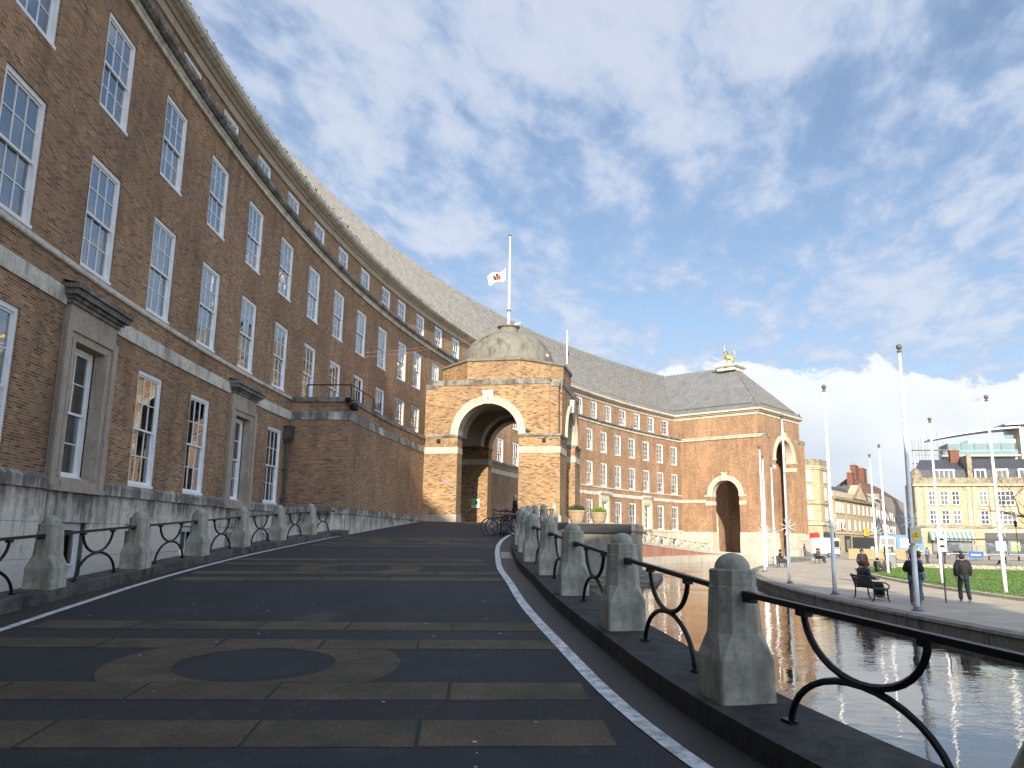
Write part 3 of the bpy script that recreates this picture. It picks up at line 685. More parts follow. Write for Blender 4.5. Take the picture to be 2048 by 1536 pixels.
# ------------------------------------------------------------------ sash windows
WM = {}
def win_meshes(key, hw, H, cols, ru, rl, fw=.11):
    """frame, sashes, pane meshes for a sash window; local origin bottom centre on the wall face, y into the wall"""
    f = MB(); f.box(-hw, -hw+fw, .015, .15, 0, H); f.box(hw-fw, hw, .015, .15, 0, H); f.box(-hw+fw, hw-fw, .015, .15, H-fw*.95, H)
    f.box(-hw-.0, hw+.0, -.03, .16, -.0, fw*.7); f.box(-hw+fw, hw-fw, .03, .15, fw*.7, fw*.85)
    s = MB(); x0, x1 = -hw+fw, hw-fw; z0, z1 = fw*.85, H-fw*.95; zm = z0+(z1-z0)*rl/(ru+rl); st = .045; gb_ = .024
    panes = []
    for (a, b, y0, rows) in ((zm-.03, z1, .05, ru), (z0, zm+.03, .095, rl)):
        s.box(x0, x0+st, y0, y0+.04, a, b); s.box(x1-st, x1, y0, y0+.04, a, b)
        bt = .07 if y0 > .09 else .055
        s.box(x0+st, x1-st, y0, y0+.04, a, a+bt); s.box(x0+st, x1-st, y0, y0+.04, b-.05, b)
        X0, X1, Za, Zb = x0+st, x1-st, a+bt, b-.05
        for i in range(1, cols): xx = X0+(X1-X0)*i/cols; s.box(xx-gb_/2, xx+gb_/2, y0+.002, y0+.036, Za, Zb)
        for j in range(1, rows): zz_ = Za+(Zb-Za)*j/rows; s.box(X0, X1, y0+.004, y0+.034, zz_-gb_/2, zz_+gb_/2)
        for i in range(cols):
            for j in range(rows): panes.append((X0+(X1-X0)*(i+.5)/cols, y0+.019, Za+(Zb-Za)*(j+.5)/rows, (X1-X0)/cols-.004, (Zb-Za)/rows-.004))
    g_ = MB()
    for (x, y, z, w_, h_) in panes: jx, jz = random.uniform(-.004, .004), random.uniform(-.004, .004); g_.quad((x-w_/2, y-jx-jz, z-h_/2), (x+w_/2, y+jx-jz, z-h_/2), (x+w_/2, y+jx+jz, z+h_/2), (x-w_/2, y-jx+jz, z+h_/2))
    pm_ = {}
    for (x, y, z, w_, h_) in panes:
        kk = (round(w_, 4), round(h_, 4))
        if kk not in pm_: u = MB(); u.box(-w_/2, w_/2, 0, .004, -h_/2, h_/2); pm_[kk] = u.mesh('pane', 'window_glass')
    cur = []
    for v in range(5):
        c_ = MB(); yb = .30
        def drape(a, b, zt):
            n = 14; pts = [(a+(b-a)*i/n, yb+.03*sin(i*1.9+v)) for i in range(n+1)]
            for p, q_ in zip(pts, pts[1:]): c_.quad((p[0], p[1], .1), (q_[0], q_[1], .1), (q_[0], q_[1], zt), (p[0], p[1], zt))
        if v == 0: drape(-hw+.1, -hw+.45, H-.1); drape(hw-.5, hw-.1, H-.1)
        if v == 1: c_.box(-hw+.12, hw-.12, yb, yb+.01, H*.45, H-.1); drape(hw-.4, hw-.1, H-.1)
        if v == 2: drape(hw-.62, hw-.1, H-.1); c_.box(-hw+.12, hw-.12, yb+.05, yb+.06, H*.72, H-.1)
        if v == 3: c_.box(-hw+.12, hw-.12, yb, yb+.01, H*.12, H-.1)
        if v == 4: drape(-hw+.1, -hw+.38, H-.1); c_.box(-hw+.12, hw-.12, yb+.05, yb+.06, H*.6, H-.1)
        cur.append(c_.mesh('curtain', 'blind_cloth' if v in (1, 3) else 'curtain_cloth'))
    WM[key] = (f.mesh('window', 'white_paint'), s.mesh('sash', 'white_paint'), g_.mesh('glass', 'window_glass'), panes, pm_, cur)
win_meshes('D', HW, 3.08, 3, 2, 2); win_meshes('C', HW, 2.70, 3, 2, 2); win_meshes('B', HW, 2.47, 3, 2, 2); win_meshes('a', HW, 2.03, 3, 2, 2, .10)
win_meshes('door', .72, 2.95, 2, 2, 2, .09); win_meshes('base', HW, 1.84, 2, 1, 1, .12)
random.seed(41)
PANES = [0]
def window(key, th, r, z, recess=0.0, fine=False, name='window'):
    f, s, g_, panes, pm_, cur = WM[key]
    x, y, _ = A(th, r+recess, 0); o = put(f, name, HALL, loc=(x, y, z), rot=-th)
    put(s, 'sash', o)
    if fine and PANES[0]+len(panes) <= 300:
        PANES[0] += len(panes)
        for (px_, py_, pz_, w_, h_) in panes: put(pm_[(round(w_, 4), round(h_, 4))], 'pane', o, loc=(px_, py_, pz_), rot=(random.uniform(-.012, .012), 0, random.uniform(-.012, .012)))
    else: put(g_, 'glass', o)
    if random.random() < .82: put(random.choice(cur), 'curtain', o)
    return o
order = []
for sg, k in bays():
    if sg < 0 and k > 12: continue
    t_ = th_of(k, sg)
    for rw in 'DCBa':
        if rw == 'D' and k < 5: continue
        order.append((0 if sg < 0 else 1, abs(8-k), 'DCBa'.index(rw), sg, k, rw, t_))
order.sort()
for _, _, _, sg, k, rw, t_ in order:
    fine = sg < 0 and 4 <= k <= 10 and rw != 'a'
    if rw == 'D' and k in DOORK: window('door', t_, R, 3.15, .16, fine)
    else: window(rw, t_, R+(1.28 if rw == 'a' else 0), ROWS[rw][0], .02, fine)
    if rw == 'D': window('base', t_, R-.06, .35, .10, False)
# stone door-window surrounds
def doorcase(th):
    x, y, _ = A(th, R, 0); M_ = Matrix.Translation((x, y, 0)) @ Matrix.Rotation(-th, 4, 'Z')
    tf = lambda p: tuple(M_ @ Vector(p))
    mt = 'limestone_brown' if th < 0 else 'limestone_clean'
    o = MB(tf)
    for s_ in (-1, 1):
        a, b = sorted((s_*.74, s_*1.20)); o.box(a, b, -.10, .14, 2.88, 6.12)
        a, b = sorted((s_*1.02, s_*1.24)); o.box(a, b, -.16, -.10, 2.88, 6.45)
        a, b = sorted((s_*.78, s_*.92)); o.box(a, b, -.13, -.10, 3.16, 6.18)
    D = o.build('doorcase', mt, HALL)
    q = MB(tf); q.box(-1.20, 1.20, -.10, .14, 6.12, 6.46); q.box(-1.02, 1.02, -.15, -.10, 6.30, 6.46); q.build('lintel', mt, D)
    q = MB(tf); q.box(-1.15, 1.15, -.12, .10, 6.46, 6.86); q.build('frieze', mt, D)
    q = MB(tf)
    for i, (z0, z1, pr, hw) in enumerate(((6.86, 6.95, .17, 1.22), (6.95, 7.02, .23, 1.28), (7.02, 7.15, .33, 1.37), (7.15, 7.25, .39, 1.42))): q.box(-hw, hw, -pr, .06, z0, z1)
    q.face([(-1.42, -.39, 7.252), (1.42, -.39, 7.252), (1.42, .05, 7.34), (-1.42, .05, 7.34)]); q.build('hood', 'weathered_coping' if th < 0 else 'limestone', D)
    q = MB(tf); q.box(-1.24, 1.24, -.20, .05, 2.84, 2.95); q.box(-.735, .735, -.14, .3, 2.95, 3.07); q.box(-.73, .73, -.06, .3, 3.07, 3.15); q.build('sill', mt, D)
for sg in (-1, 1):
    for k in DOORK:
        if sg < 0 and k > 12: continue
        doorcase(th_of(k, sg))
# ------------------------------------------------------------------ low wings either side of the porch
for sg in (-1, 1):
    q = MB(); t0, t1 = (-TW, -.028) if sg < 0 else (.028, TW); n = 16
    rr = R-2.6; ths = [t0+(t1-t0)*i/n for i in range(n+1)]; te = t0 if sg < 0 else t1
    cc = 'plinth_stone' if sg < 0 else 'limestone_clean'
    def face_(z0, z1, dr, mb):
        for a, b in zip(ths, ths[1:]): mb.quad(A(a, rr-dr, z0), A(b, rr-dr, z0), A(b, rr-dr, z1), A(a, rr-dr, z1), [(a*R, z0), (b*R, z0), (b*R, z1), (a*R, z1)])
        e = te + (-dr/R if sg < 0 else dr/R); mb.quad(A(e, R+.05, z0), A(e, rr-dr, z0), A(e, rr-dr, z1), A(e, R+.05, z1), [(0, z0), (2.6, z0), (2.6, z1), (0, z1)])
    face_(3.1, 7.6, 0, q); LWG = q.build('low_wing', 'brick_main', HALL)
    def ring(nm, mat, z0, z1, dr):
        m_ = MB(); prof = [(rr-dr, z0), (rr-dr, z1), (rr+.35, z1), (rr+.35, z0)]; sweep(m_, prof, t0 if sg > 0 else t0-dr/R, t1 if sg < 0 else t1+dr/R, n)
        e0, e1 = (te-dr/R, te+.35/R) if sg < 0 else (te-.35/R, te+dr/R); sweep(m_, [(rr+.352, z0), (rr+.352, z1), (R+.05, z1), (R+.05, z0)], e0, e1, 1)
        return m_.build(nm, mat, LWG)
    ring('coping', 'weathered_coping', 7.60, 7.80, .07); ring('band', cc, 6.82, 7.17, .03); ring('base_band', cc, 2.86, 3.12, .10)
    m_ = MB(); face_(ZB, 2.86, .05, m_); m_.build('base', cc, LWG)
    m_ = MB(); sweep(m_, [(rr+.3, 7.45), (R, 7.45)], t0, t1, n, close=False); m_.build('flat_roof', 'lead_roof', LWG)
# ------------------------------------------------------------------ arches
def arch_wall(mb, mp, u0, u1, z0, z1, uc, h, zs, d0, d1, zb=None, n=20):
    """wall sheet u0..u1 x z0..z1 with an arched opening, front at depth d0, back at d1; mp(u, z, d) -> world"""
    zb = z0 if zb is None else zb
    P = [(uc-h*cos(pi*i/n), zs+h*sin(pi*i/n)) for i in range(n+1)]
    for d in (d0, d1):
        mb.quad(mp(u0, z0, d), mp(uc-h, z0, d), mp(uc-h, z1, d), mp(u0, z1, d), [(u0, z0), (uc-h, z0), (uc-h, z1), (u0, z1)])
        mb.quad(mp(uc+h, z0, d), mp(u1, z0, d), mp(u1, z1, d), mp(uc+h, z1, d), [(uc+h, z0), (u1, z0), (u1, z1), (uc+h, z1)])
        for (a, za), (b, zb_) in zip(P, P[1:]): mb.quad(mp(a, za, d), mp(b, zb_, d), mp(b, z1, d), mp(a, z1, d), [(a, za), (b, zb_), (b, z1), (a, z1)])
    return P
def intrados(mb, mp, uc, h, zs, zb, d0, d1, n=20):
    P = [(uc-h, zb)]+[(uc-h*cos(pi*i/n), zs+h*sin(pi*i/n)) for i in range(n+1)]+[(uc+h, zb)]; s = 0
    for (a, za), (b, zc) in zip(P, P[1:]):
        l = sqrt((b-a)**2+(zc-za)**2); vert = abs(b-a) < 1e-6
        uv = [(d0, za), (d1, za), (d1, zc), (d0, zc)] if vert else None
        mb.quad(mp(a, za, d0), mp(a, za, d1), mp(b, zc, d1), mp(b, zc, d0), uv)
def arch_ring(mb, mp, uc, r0, r1, zs, d0, d1, n=20):
    R_ = [[mp(uc-r*cos(pi*i/n), zs+r*sin(pi*i/n), d) for (r, d) in ((r0, d0), (r1, d0), (r1, d1), (r0, d1))] for i in range(n+1)]
    mb.rings(R_)
def pbox(mb, mp, u0, u1, z0, z1, d0, d1):
    P = [mp(u, z, d) for d in (d0, d1) for u, z in ((u0, z0), (u1, z0), (u1, z1), (u0, z1))]
    i = len(mb.v); mb.v += [tuple(p) for p in P]
    for f in ((0, 1, 2, 3), (7, 6, 5, 4), (0, 4, 5, 1), (1, 5, 6, 2), (2, 6, 7, 3), (3, 7, 4, 0)): mb.f.append(tuple(i+k for k in f)); mb.uv.append(None)
# ------------------------------------------------------------------ the domed porch
PX = 4.15; PY0, PY1 = -10.80, -2.62; PZ = 2.70; AC = -6.55; AH = 1.84; AZ = 7.87
faces = {  # (mapping, half range, arch centre)
    'w': (lambda u, z, d: (-PX+d, u, z), PY0, PY1, AC),
    'e': (lambda u, z, d: (PX-d, u, z), PY0, PY1, AC),
    's': (lambda u, z, d: (u, PY0+d, z), -PX, PX, 0.0)}
q = MB()
for nm, (mp, u0, u1, ac) in faces.items():
    zb = PZ if nm != 's' else 2.79
    e0, e1 = u0+.62, u1-.95 if nm == 's' else u1-.58
    if nm == 's': e0, e1 = u0+.7, u1-.7
    arch_wall(q, mp, e0, e1, 2.5, 11.0, ac, AH, AZ, 0, 1.0); intrados(q, mp, ac, AH, AZ, 2.5, 0, 1.0)
    for a, b in (((u0+.12, e0), (e1, u1)) if nm != 's' else ((u0+.75, e0+.3), (e1-.3, u1-.75))): pbox(q, mp, a, b, 2.5, 10.8, .123 if nm == 's' else .12, .97)
    for a in (e0, e1): q.quad(mp(a, 2.5, 0), mp(a, 2.5, .13), mp(a, 11, .13), mp(a, 11, 0))
q.quad((-PX, PY1, 2.5), (PX, PY1, 2.5), (PX, PY1, 11), (-PX, PY1, 11))
PORCH = q.build('porch', 'brick_porch', HALL)
q = MB(); q.box(-PX+1.0, PX-1.0, PY0+1.0, PY1-.02, 10.15, 10.3); q.build('ceiling', 'limestone_brown', PORCH)
# vaulted inner ribs
for xx in (-2.1, 2.1):
    mp = lambda u, z, d, xx=xx: (xx+d, u, z)
    q = MB(); arch_ring(q, mp, AC, AH+.15, AH+.5, AZ, -.43, .43); q.build('inner_arch_ring', 'limestone_brown', PORCH)
    q = MB(); arch_wall(q, mp, PY0+1.0, PY1, AZ, 10.15, AC, AH+.5, AZ-.002, -.4, .4); q.build('inner_spandrel', 'limestone_brown', PORCH)
for nm, (mp, u0, u1, ac) in faces.items():
    q = MB(); arch_ring(q, mp, ac, AH-.02, AH+.20, AZ, -.06, .95); arch_ring(q, mp, ac, AH+.20, AH+.34, AZ, -.10, .1); arch_ring(q, mp, ac, AH+.34, AH+.42, AZ, -.15, .1); q.build('arch_ring', 'limestone_clean', PORCH)
    q = MB(); P0 = [mp(ac-.24, 9.66, -.20), mp(ac+.24, 9.66, -.20), mp(ac+.33, 10.38, -.26), mp(ac-.33, 10.38, -.26)]; P1 = [mp(ac-.24, 9.66, .1), mp(ac+.24, 9.66, .1), mp(ac+.33, 10.38, .1), mp(ac-.33, 10.38, .1)]
    q.rings([P0, P1]); pbox(q, mp, ac-.37, ac+.37, 10.38, 10.44, -.30, .1); q.build('keystone', 'limestone', PORCH)
    for a, b in ((u0, ac-AH), (ac+AH, u1)):
        w0 = (a-.06, b+.05) if a == u0 else (a-.05, b+.06)
        if nm != 's' and b == u1: w0 = (a-.05, b)
        q = MB(); pbox(q, mp, w0[0], w0[1], 7.76, 7.87, -.09, 1.02); pbox(q, mp, w0[0]+.03, w0[1]-.03, 7.70, 7.76, -.05, 1.01); q.build('impost', 'weathered_coping', PORCH)
        q = MB(); pbox(q, mp, a-(.02 if a == u0 else .015), b+(.015 if a == u0 else (.02 if nm == 's' else 0)), 6.76, 7.13, -.03, 1.008); q.build('band', 'limestone_clean', PORCH)
        q = MB(); pbox(q, mp, a-.05, b+.03 if nm == 's' or a == u0 else b, 2.4, 3.22, -.08, .99); q.build('pier_base', 'limestone_brown', PORCH)
        # brick below the impost stands proud of the recessed corner
        ia, ib = (a, b-.004) if a == u0 else (a+.004, b)
        for zl, zh in ((3.22, 6.76), (7.13, 7.70)): q = MB(); pbox(q, mp, ia, ib, zl, zh, -.004, .3); q.build('pier_brick', 'brick_porch', PORCH)
        lo_ = MB(); cx_ = a+.92 if a == u0 else b-.95
        pbox(lo_, mp, cx_-.10, cx_+.10, 7.40, 7.60, -.16, -.005); lo_.build('lamp', 'iron_black', PORCH)
    e0, e1 = (u0+.62, u1-.58) if nm != 's' else (u0+.7, u1-.7)
    q = MB(); pbox(q, mp, e0-.03, e1+.03, 10.80, 11.13, -.05, 1.0); q.build('coping', 'weathered_coping', PORCH)
    for a, b in ((u0+.08, e0-.03), (e1+.03, u1)): q = MB(); pbox(q, mp, a, b-(.08 if nm == 's' and b == u1 else 0), 10.64, 10.92, .07, 1.002); q.build('coping', 'weathered_coping', PORCH)
q = MB(); q.box(-PX+.9, PX-.9, PY0+.9, PY1, 10.9, 11.0); q.build('roof_slab', 'dome_stone', PORCH)
# octagonal drum, coping and dome
pc = (0, (PY0+PY1)/2)
def octa(ap, z): return [(pc[0]+ap/cos(pi/8)*cos(pi/8+pi/4*i), pc[1]+ap/cos(pi/8)*sin(pi/8+pi/4*i), z) for i in range(8)]
q = MB()
O0, O1 = octa(3.86, 10.95), octa(3.86, 12.32)
for i in range(8): q.quad(O0[i], O0[(i+1) % 8], O1[(i+1) % 8], O1[i])
q.build('drum', 'brick_porch', PORCH)
q = MB(); q.rings([octa(3.90, 12.30), octa(3.95, 12.34), octa(3.95, 12.48), octa(3.15, 12.70), octa(2.8, 12.72)]); q.build('drum_coping', 'dome_stone', PORCH)
q = MB(); prof = [(3.0, 12.55), (3.0, 12.82), (2.92, 12.84)] + [(.60+2.32*cos(pi/2*i/14), 12.84+2.02*sin(pi/2*i/14)) for i in range(1, 15)]; q.lathe(prof, (*pc, 0), 48); q.build('dome', 'dome_stone', PORCH, smooth=True)
q = MB(); q.lathe([(.72, 14.78), (.66, 14.95), (.60, 15.05), (.60, 15.28), (.72, 15.34), (.74, 15.42), (.58, 15.44), (.3, 15.5)], (*pc, 0), 28); q.build('lantern_base', 'dome_stone', PORCH, smooth=True)
# porch floor, forecourt platform towards the pond and its rounded corners
FC = empty('forecourt', kind='structure')
q = MB(); q.box(-PX-.6, PX+.6, PY0-4.0, PY1, 2.3, 2.785)
q.build('floor', 'asphalt', FC)
q = MB()
def pr_ring(z, o=0.0):
    P = []
    x1, y0, rc = PX+.4+o, PY0-4.1-o, 1.0
    for cx_, cy_, a0 in ((-x1+rc, y0+rc, pi), (x1-rc, y0+rc, 1.5*pi)):
        for i in range(7): a = a0+pi/2*i/6; P.append((cx_+rc*cos(a), cy_+rc*sin(a), z))
    return [(-x1, PY0+.2, z)]+P+[(x1, PY0+.2, z)]
q.rings([pr_ring(-.9), pr_ring(2.42)], cap=False, closed=False); q.build('platform_wall', 'stone_shaded', FC)
q = MB(); A_, B_ = pr_ring(2.42, .06), pr_ring(2.42, -.42); C_, D_ = pr_ring(2.82, .06), pr_ring(2.82, -.42)
q.rings([A_, C_, D_, B_, A_], cap=False, closed=False); q.build('platform_coping', 'stone_shaded', FC)
for o_, z_ in ((.55, .02), (1.2, -.2)):
    q = MB(); q.rings([pr_ring(-.9, o_), pr_ring(z_-.06, o_), pr_ring(z_-.04, o_+.05), pr_ring(z_, o_+.05), pr_ring(z_, -.1)], cap=False, closed=False); q.build('basin_step', 'pond_stone', FC)
# ------------------------------------------------------------------ end pavilions
def pavilion(sg):
    th = TJ*sg; X0, Y0, _ = A(TJ, R, 0)
    M_ = Matrix.Translation((X0, Y0, 0)) @ Matrix.Rotation(-TJ, 4, 'Z')
    def tf(p):
        v = M_ @ Vector(p); return (v.x*sg, v.y, v.z)
    WD = 13.2; YF = -11.75
    mats = ('brick_main', 'limestone_clean')
    side = lambda u, z, d: tf((d, u, z)); front = lambda u, z, d: tf((u, YF+d, z)); side2 = lambda u, z, d: tf((WD-d, u, z))
    q = MB()
    arch_wall(q, side, YF+.002, .5, 2.95, 15.1, -6.45, 1.95, 7.74, 0, 1.1); intrados(q, side, -6.45, 1.95, 7.74, -.3, 0, 1.1)
    arch_wall(q, front, 0, WD, 2.95, 15.1, 6.6, 2.75, 12.45, 0, 1.1); intrados(q, front, 6.6, 2.75, 12.45, -.3, 0, 1.1)
    q.quad(side2(YF, 0, 0), side2(12, 0, 0), side2(12, 15.1, 0), side2(YF, 15.1, 0))
    q.quad(side2(YF, 0, 1.1), side2(0, 0, 1.1), side2(0, 15.1, 1.1), side2(YF, 15.1, 1.1))
    P = q.build('pavilion', mats[0], HALL)
    # plinth walls
    for mp, a, b, uc, h in ((side, YF-.06, .5, -6.45, 1.95), (front, -.06, WD+.06, 6.6, 2.75)):
        for u0, u1 in ((a, uc-h+.02), (uc+h-.02, b)): q = MB(); pbox(q, mp, u0, u1, -.9, 2.0, -.14, 1.13); pbox(q, mp, u0, u1, 2.0, 2.12, -.18, 1.14); pbox(q, mp, u0, u1, 2.12, 2.98, -.07, 1.12); q.build('plinth', mats[1], P)
    # upper storey, set back
    q = MB(); u = [(.3, YF+.5), (WD-.3, YF+.5), (WD-.3, 14), (.3, 14)]
    for i in range(4):
        a, b = u[i], u[(i+1) % 4]; q.quad(tf((*a, 15.1)), tf((*b, 15.1)), tf((*b, 18.1)), tf((*a, 18.1)))
    q.build('upper_wall', mats[0], P)
    q = MB()
    for mp, a, b in ((side, YF-.1, .2),):
        pbox(q, mp, a, b, 15.02, 15.26, -.16, .4); pbox(q, mp, a-.1, b, 15.26, 15.40, -.26, .4)
    q.build('ledge', 'limestone_clean', P)
    q = MB()
    for a in (.0, WD-2.0):
        pbox(q, front, a-.12, a+2.1, 15.1, 15.5, -.12, .6); pbox(q, front, a, a+2.0, 15.5, 15.62, 0, .6)
    q.build('pier_cap', 'weathered_coping', P)
    q = MB()
    for a in (.55, WD-1.35): pbox(q, front, a, a+.8, 2.98, 15.1, -.16, .1)
    q.build('pilaster', mats[0], P)
    q = MB(); q.face([front(2.0, 15.1, 0), front(WD-2.0, 15.1, 0), front(WD-2.0, 15.1, .55), front(2.0, 15.1, .55)]); q.build('offset', 'weathered_coping', P)
    for mp, uc, h, zs in ((side, -6.45, 1.95, 7.74), (front, 6.6, 2.75, 12.45)):
        q = MB(); arch_ring(q, mp, uc, h-.02, h+.30, zs, -.07, 1.0); arch_ring(q, mp, uc, h+.30, h+.62, zs, -.13, .1); q.build('arch_ring', mats[1], P)
        q = MB(); pbox(q, mp, uc-.33, uc+.33, zs+h-.1, zs+h+.85, -.28, .2); pbox(q, mp, uc-.42, uc+.42, zs+h+.85, zs+h+.95, -.32, .2); q.build('keystone', mats[1], P)
        for s_ in (-1, 1):
            a, b = sorted((uc+s_*(h-.06), uc+s_*(h+1.05))); q = MB(); pbox(q, mp, a, b, zs-.14, zs, -.12, 1.13); pbox(q, mp, a+.04, b-.04, zs-.24, zs-.14, -.07, 1.12); q.build('impost', mats[1], P)
            a, b = sorted((uc+s_*(h-.03), uc+s_*(h+.95))); q = MB(); pbox(q, mp, a, b, zs-1.3, zs-.78, -.035, 1.12); q.build('band', mats[1], P)
    q = MB(); pbox(q, side, -3.7, .3, 6.80, 7.17, -.05, .1); q.build('string_course', mats[1], P)
    # loggia interior
    q = MB(); pbox(q, side, YF+1.1, -.3, -.2, -.05, 1.1, WD-1.1); q.build('loggia_floor', 'pond_stone', P)
    q = MB(); q.quad(side(-.6, -.1, 1.1), side(-.6, -.1, WD-1.1), side(-.6, 15, WD-1.1), side(-.6, 15, 1.1)); pbox(q, side, YF+1.1, -.6, 15.0, 15.08, 1.1, WD-1.1); q.build('loggia_wall', 'brick_main', P)
    q = MB(); mp = lambda u, z, d: side(-.6-d, z, u); arch_ring(q, mp, 6.6, 1.5, 1.8, 4.6, 0, .25); pbox(q, mp, 4.8, 5.1, -.1, 4.6, 0, .25); pbox(q, mp, 8.1, 8.4, -.1, 4.6, 0, .25); q.build('inner_doorway', 'limestone', P)
    q = MB(); pbox(q, mp, 5.1, 8.1, -.1, 6.0, .05, .1); q.build('door', 'bronze', P)
    # eaves and roof
    for nm, mat, z0, z1, o in (('eaves_architrave', mats[1], 18.04, 18.40, .08), ('eaves_soffit', 'limestone_brown', 18.40, 18.58, .30), ('eaves_cornice', mats[1], 18.58, 18.82, .52)):
        q = MB(); i_ = .4
        for a, b, c_, d_ in ((.3-o, .3+i_, YF+.5-o, 14), (WD-.3-i_, WD-.3+o, YF+.5-o, 14), (.3+i_, WD-.3-i_, YF+.5-o, YF+.5+i_)): q.rings([[tf(p) for p in ((a, c_, z0), (b, c_, z0), (b, d_, z0), (a, d_, z0))], [tf(p) for p in ((a, c_, z1), (b, c_, z1), (b, d_, z1), (a, d_, z1))]])
        q.build(nm, mat, P)
    xa, xb, yf, yb = -.2, WD+.2, YF-.0, 13.0; hx = WD/2; yr = -5.0; zr_ = 26.05
    k_ = .9; z_k = 19.5
    def hip(z):     # plan rectangle of the roof at height z
        if z <= z_k: f = (z-18.83)/(z_k-18.83)*.11
        else: f = .11+(z-z_k)/(zr_-z_k)*.89
        return xa+(hx-xa)*f, xb+(hx-xb)*f, yf+(yr-yf)*f
    q = MB(); zs_ = [18.83, z_k, zr_]
    for z0, z1 in zip(zs_, zs_[1:]):
        a0, b0, f0 = hip(z0); a1, b1, f1 = hip(z1)
        q.face([tf(p) for p in ((a0, yb, z0), (a0, f0, z0), (a1, f1, z1), (a1, yb, z1))]); q.face([tf(p) for p in ((b0, f0, z0), (b0, yb, z0), (b1, yb, z1), (b1, f1, z1))])
        q.face([tf(p) for p in ((a0, f0, z0), (b0, f0, z0), (b1, f1, z1), (a1, f1, z1))])
    RF = q.build('pavilion_roof', 'lead_roof', P)
    q = MB()
    def seam(p, r_):
        q.bar(tf(p), tf(r_), .07, .09)
    n = 24
    for i in range(n+1):
        u_ = xa+.25+(xb-xa-.5)*i/n; f = min((u_-xa)/(hx-xa), (xb-u_)/(xb-hx)); f = max(.11, min(1, f)); z1 = z_k+(f-.11)/.89*(zr_-z_k); _, _, fy = hip(z1)
        seam((u_, yf, 18.86), (u_, hip(z_k)[2], z_k+.03)); seam((u_, hip(z_k)[2], z_k+.03), (u_, fy, z1+.03))
    n = 38
    for i in range(n+1):
        v_ = yf+.3+(yb-yf-.3)*i/n
        f = 1 if v_ >= yr else max(.11, (v_-yf)/(yr-yf)); z1 = z_k+(f-.11)/.89*(zr_-z_k)
        for s_ in (0, 1): seam((hip(18.83)[s_], v_, 18.86), (hip(z_k)[s_], v_, z_k+.03)); seam((hip(z_k)[s_], v_, z_k+.03), (hip(z1)[s_], v_, z1+.03))
    q.build('roof_seams', 'lead_seam', RF, kind='stuff')
    q = MB(); seam((xa, yf, 18.9), (hip(z_k)[0], hip(z_k)[2], z_k+.05)); q2 = q; 
    for s_ in (0, 1): q.bar(tf((hip(z_k)[s_], hip(z_k)[2], z_k+.05)), tf((hx, yr, zr_+.05)), .14, .12)
    q.build('hip_roll', 'lead_seam', RF)
    q = MB(); a0, b0, f0 = hip(z_k)
    for p, r_ in (((a0-.05, f0+.6, z_k+.1), (a0-.05, 11, z_k+.1)), ((a0+.7, f0-.05, z_k+.1), (b0-.7, f0-.05, z_k+.1))): q.bar(tf(p), tf(r_), .06, .10)
    q.build('snow_guard', 'copper_dark', RF)
    q = MB(); q.rings([[tf((hx+x, yr+.6+y, z)) for x, y in ((-w_, -w_), (w_, -w_), (w_, w_), (-w_, w_))] for z, w_ in ((25.4, 1.35), (25.75, 1.35), (25.85, 1.6), (26.02, 1.75), (26.12, 1.75), (26.2, 1.3))]); q.build('statue_plinth', 'limestone', RF)
    return tf((hx, yr+.6, 26.2)), tf
ST, ptf = pavilion(1); ST2, _ = pavilion(-1)
# ------------------------------------------------------------------ downpipe, railing, floodlight, small fittings
x, y, _ = A(-TW-.0032, R, 0); M_ = Matrix.Translation((x, y, 0)) @ Matrix.Rotation(TW, 4, 'Z'); tf = lambda p: tuple(M_ @ Vector(p))
dp = MB(tf); dp.tube([(-.08, -.16, ZB), (-.08, -.16, 5.8)], .065, 10); DP = dp.build('downpipe', 'downpipe', None, label='dark downpipe with hopper head in the corner beside the low wing', cat='downpipe')
q = MB(tf); q.rings([[(-.08-a, -.16-a, z), (-.08+a, -.16-a, z), (-.08+a, -.16+a*.7, z), (-.08-a, -.16+a*.7, z)] for z, a in ((5.75, .10), (5.95, .19), (6.38, .19), (6.42, .22), (6.46, .22))]); q.build('hopper', 'downpipe', DP)
for z in (3.4, 4.6): q = MB(tf); q.box(-.18, .02, -.24, .0, z, z+.06); q.build('bracket', 'downpipe', DP)
rl = MB(); th0 = -TW+.012; rr = R-2.2
P = [A(th0, R-.15, 0), A(th0, R-2.2, 0), A(th0+.030, R-2.2, 0)]
def rp_(z): return [(p[0], p[1], z) for p in P]
rl.tube(rp_(8.62), .03, 6); rl.tube(rp_(7.98), .025, 6)
RL = rl.build('roof_railing', 'iron_black', None, label='black steel guard railing on the low wing roof', cat='railing')
for i, p in enumerate(P[:2]+[tuple((Vector(P[1])+Vector(P[2]))/2), P[2]]): q = MB(); q.tube([(p[0], p[1], 7.44), (p[0], p[1], 8.63)], .028, 6); q.build('post', 'iron_black', RL)
x, y, _ = A(-TW-.0006, R-2.6, 0); M2 = Matrix.Translation((x, y, 0)) @ Matrix.Rotation(TW, 4, 'Z'); tf2 = lambda p: tuple(M2 @ Vector(p))
fl_ = empty('floodlight', (x, y, 7.5), TW, label='black floodlight on the corner of the low wing parapet', cat='floodlight')
q = MB(); q.bar((0, .05, .12), (-.12, -.2, .12), .06, .06); q.build('arm', 'iron_black', fl_)
q = MB(); q.lathe([(.10, 0), (.19, .06), (.21, .22), (.12, .34)], (-.12, -.25, -.32), 14); q.build('lamp_head', 'iron_black', fl_, smooth=True)
q = MB(); q.box(-.22, -.02, -.12, .14, .06, .24); q.build('junction_box', 'iron_black', fl_)
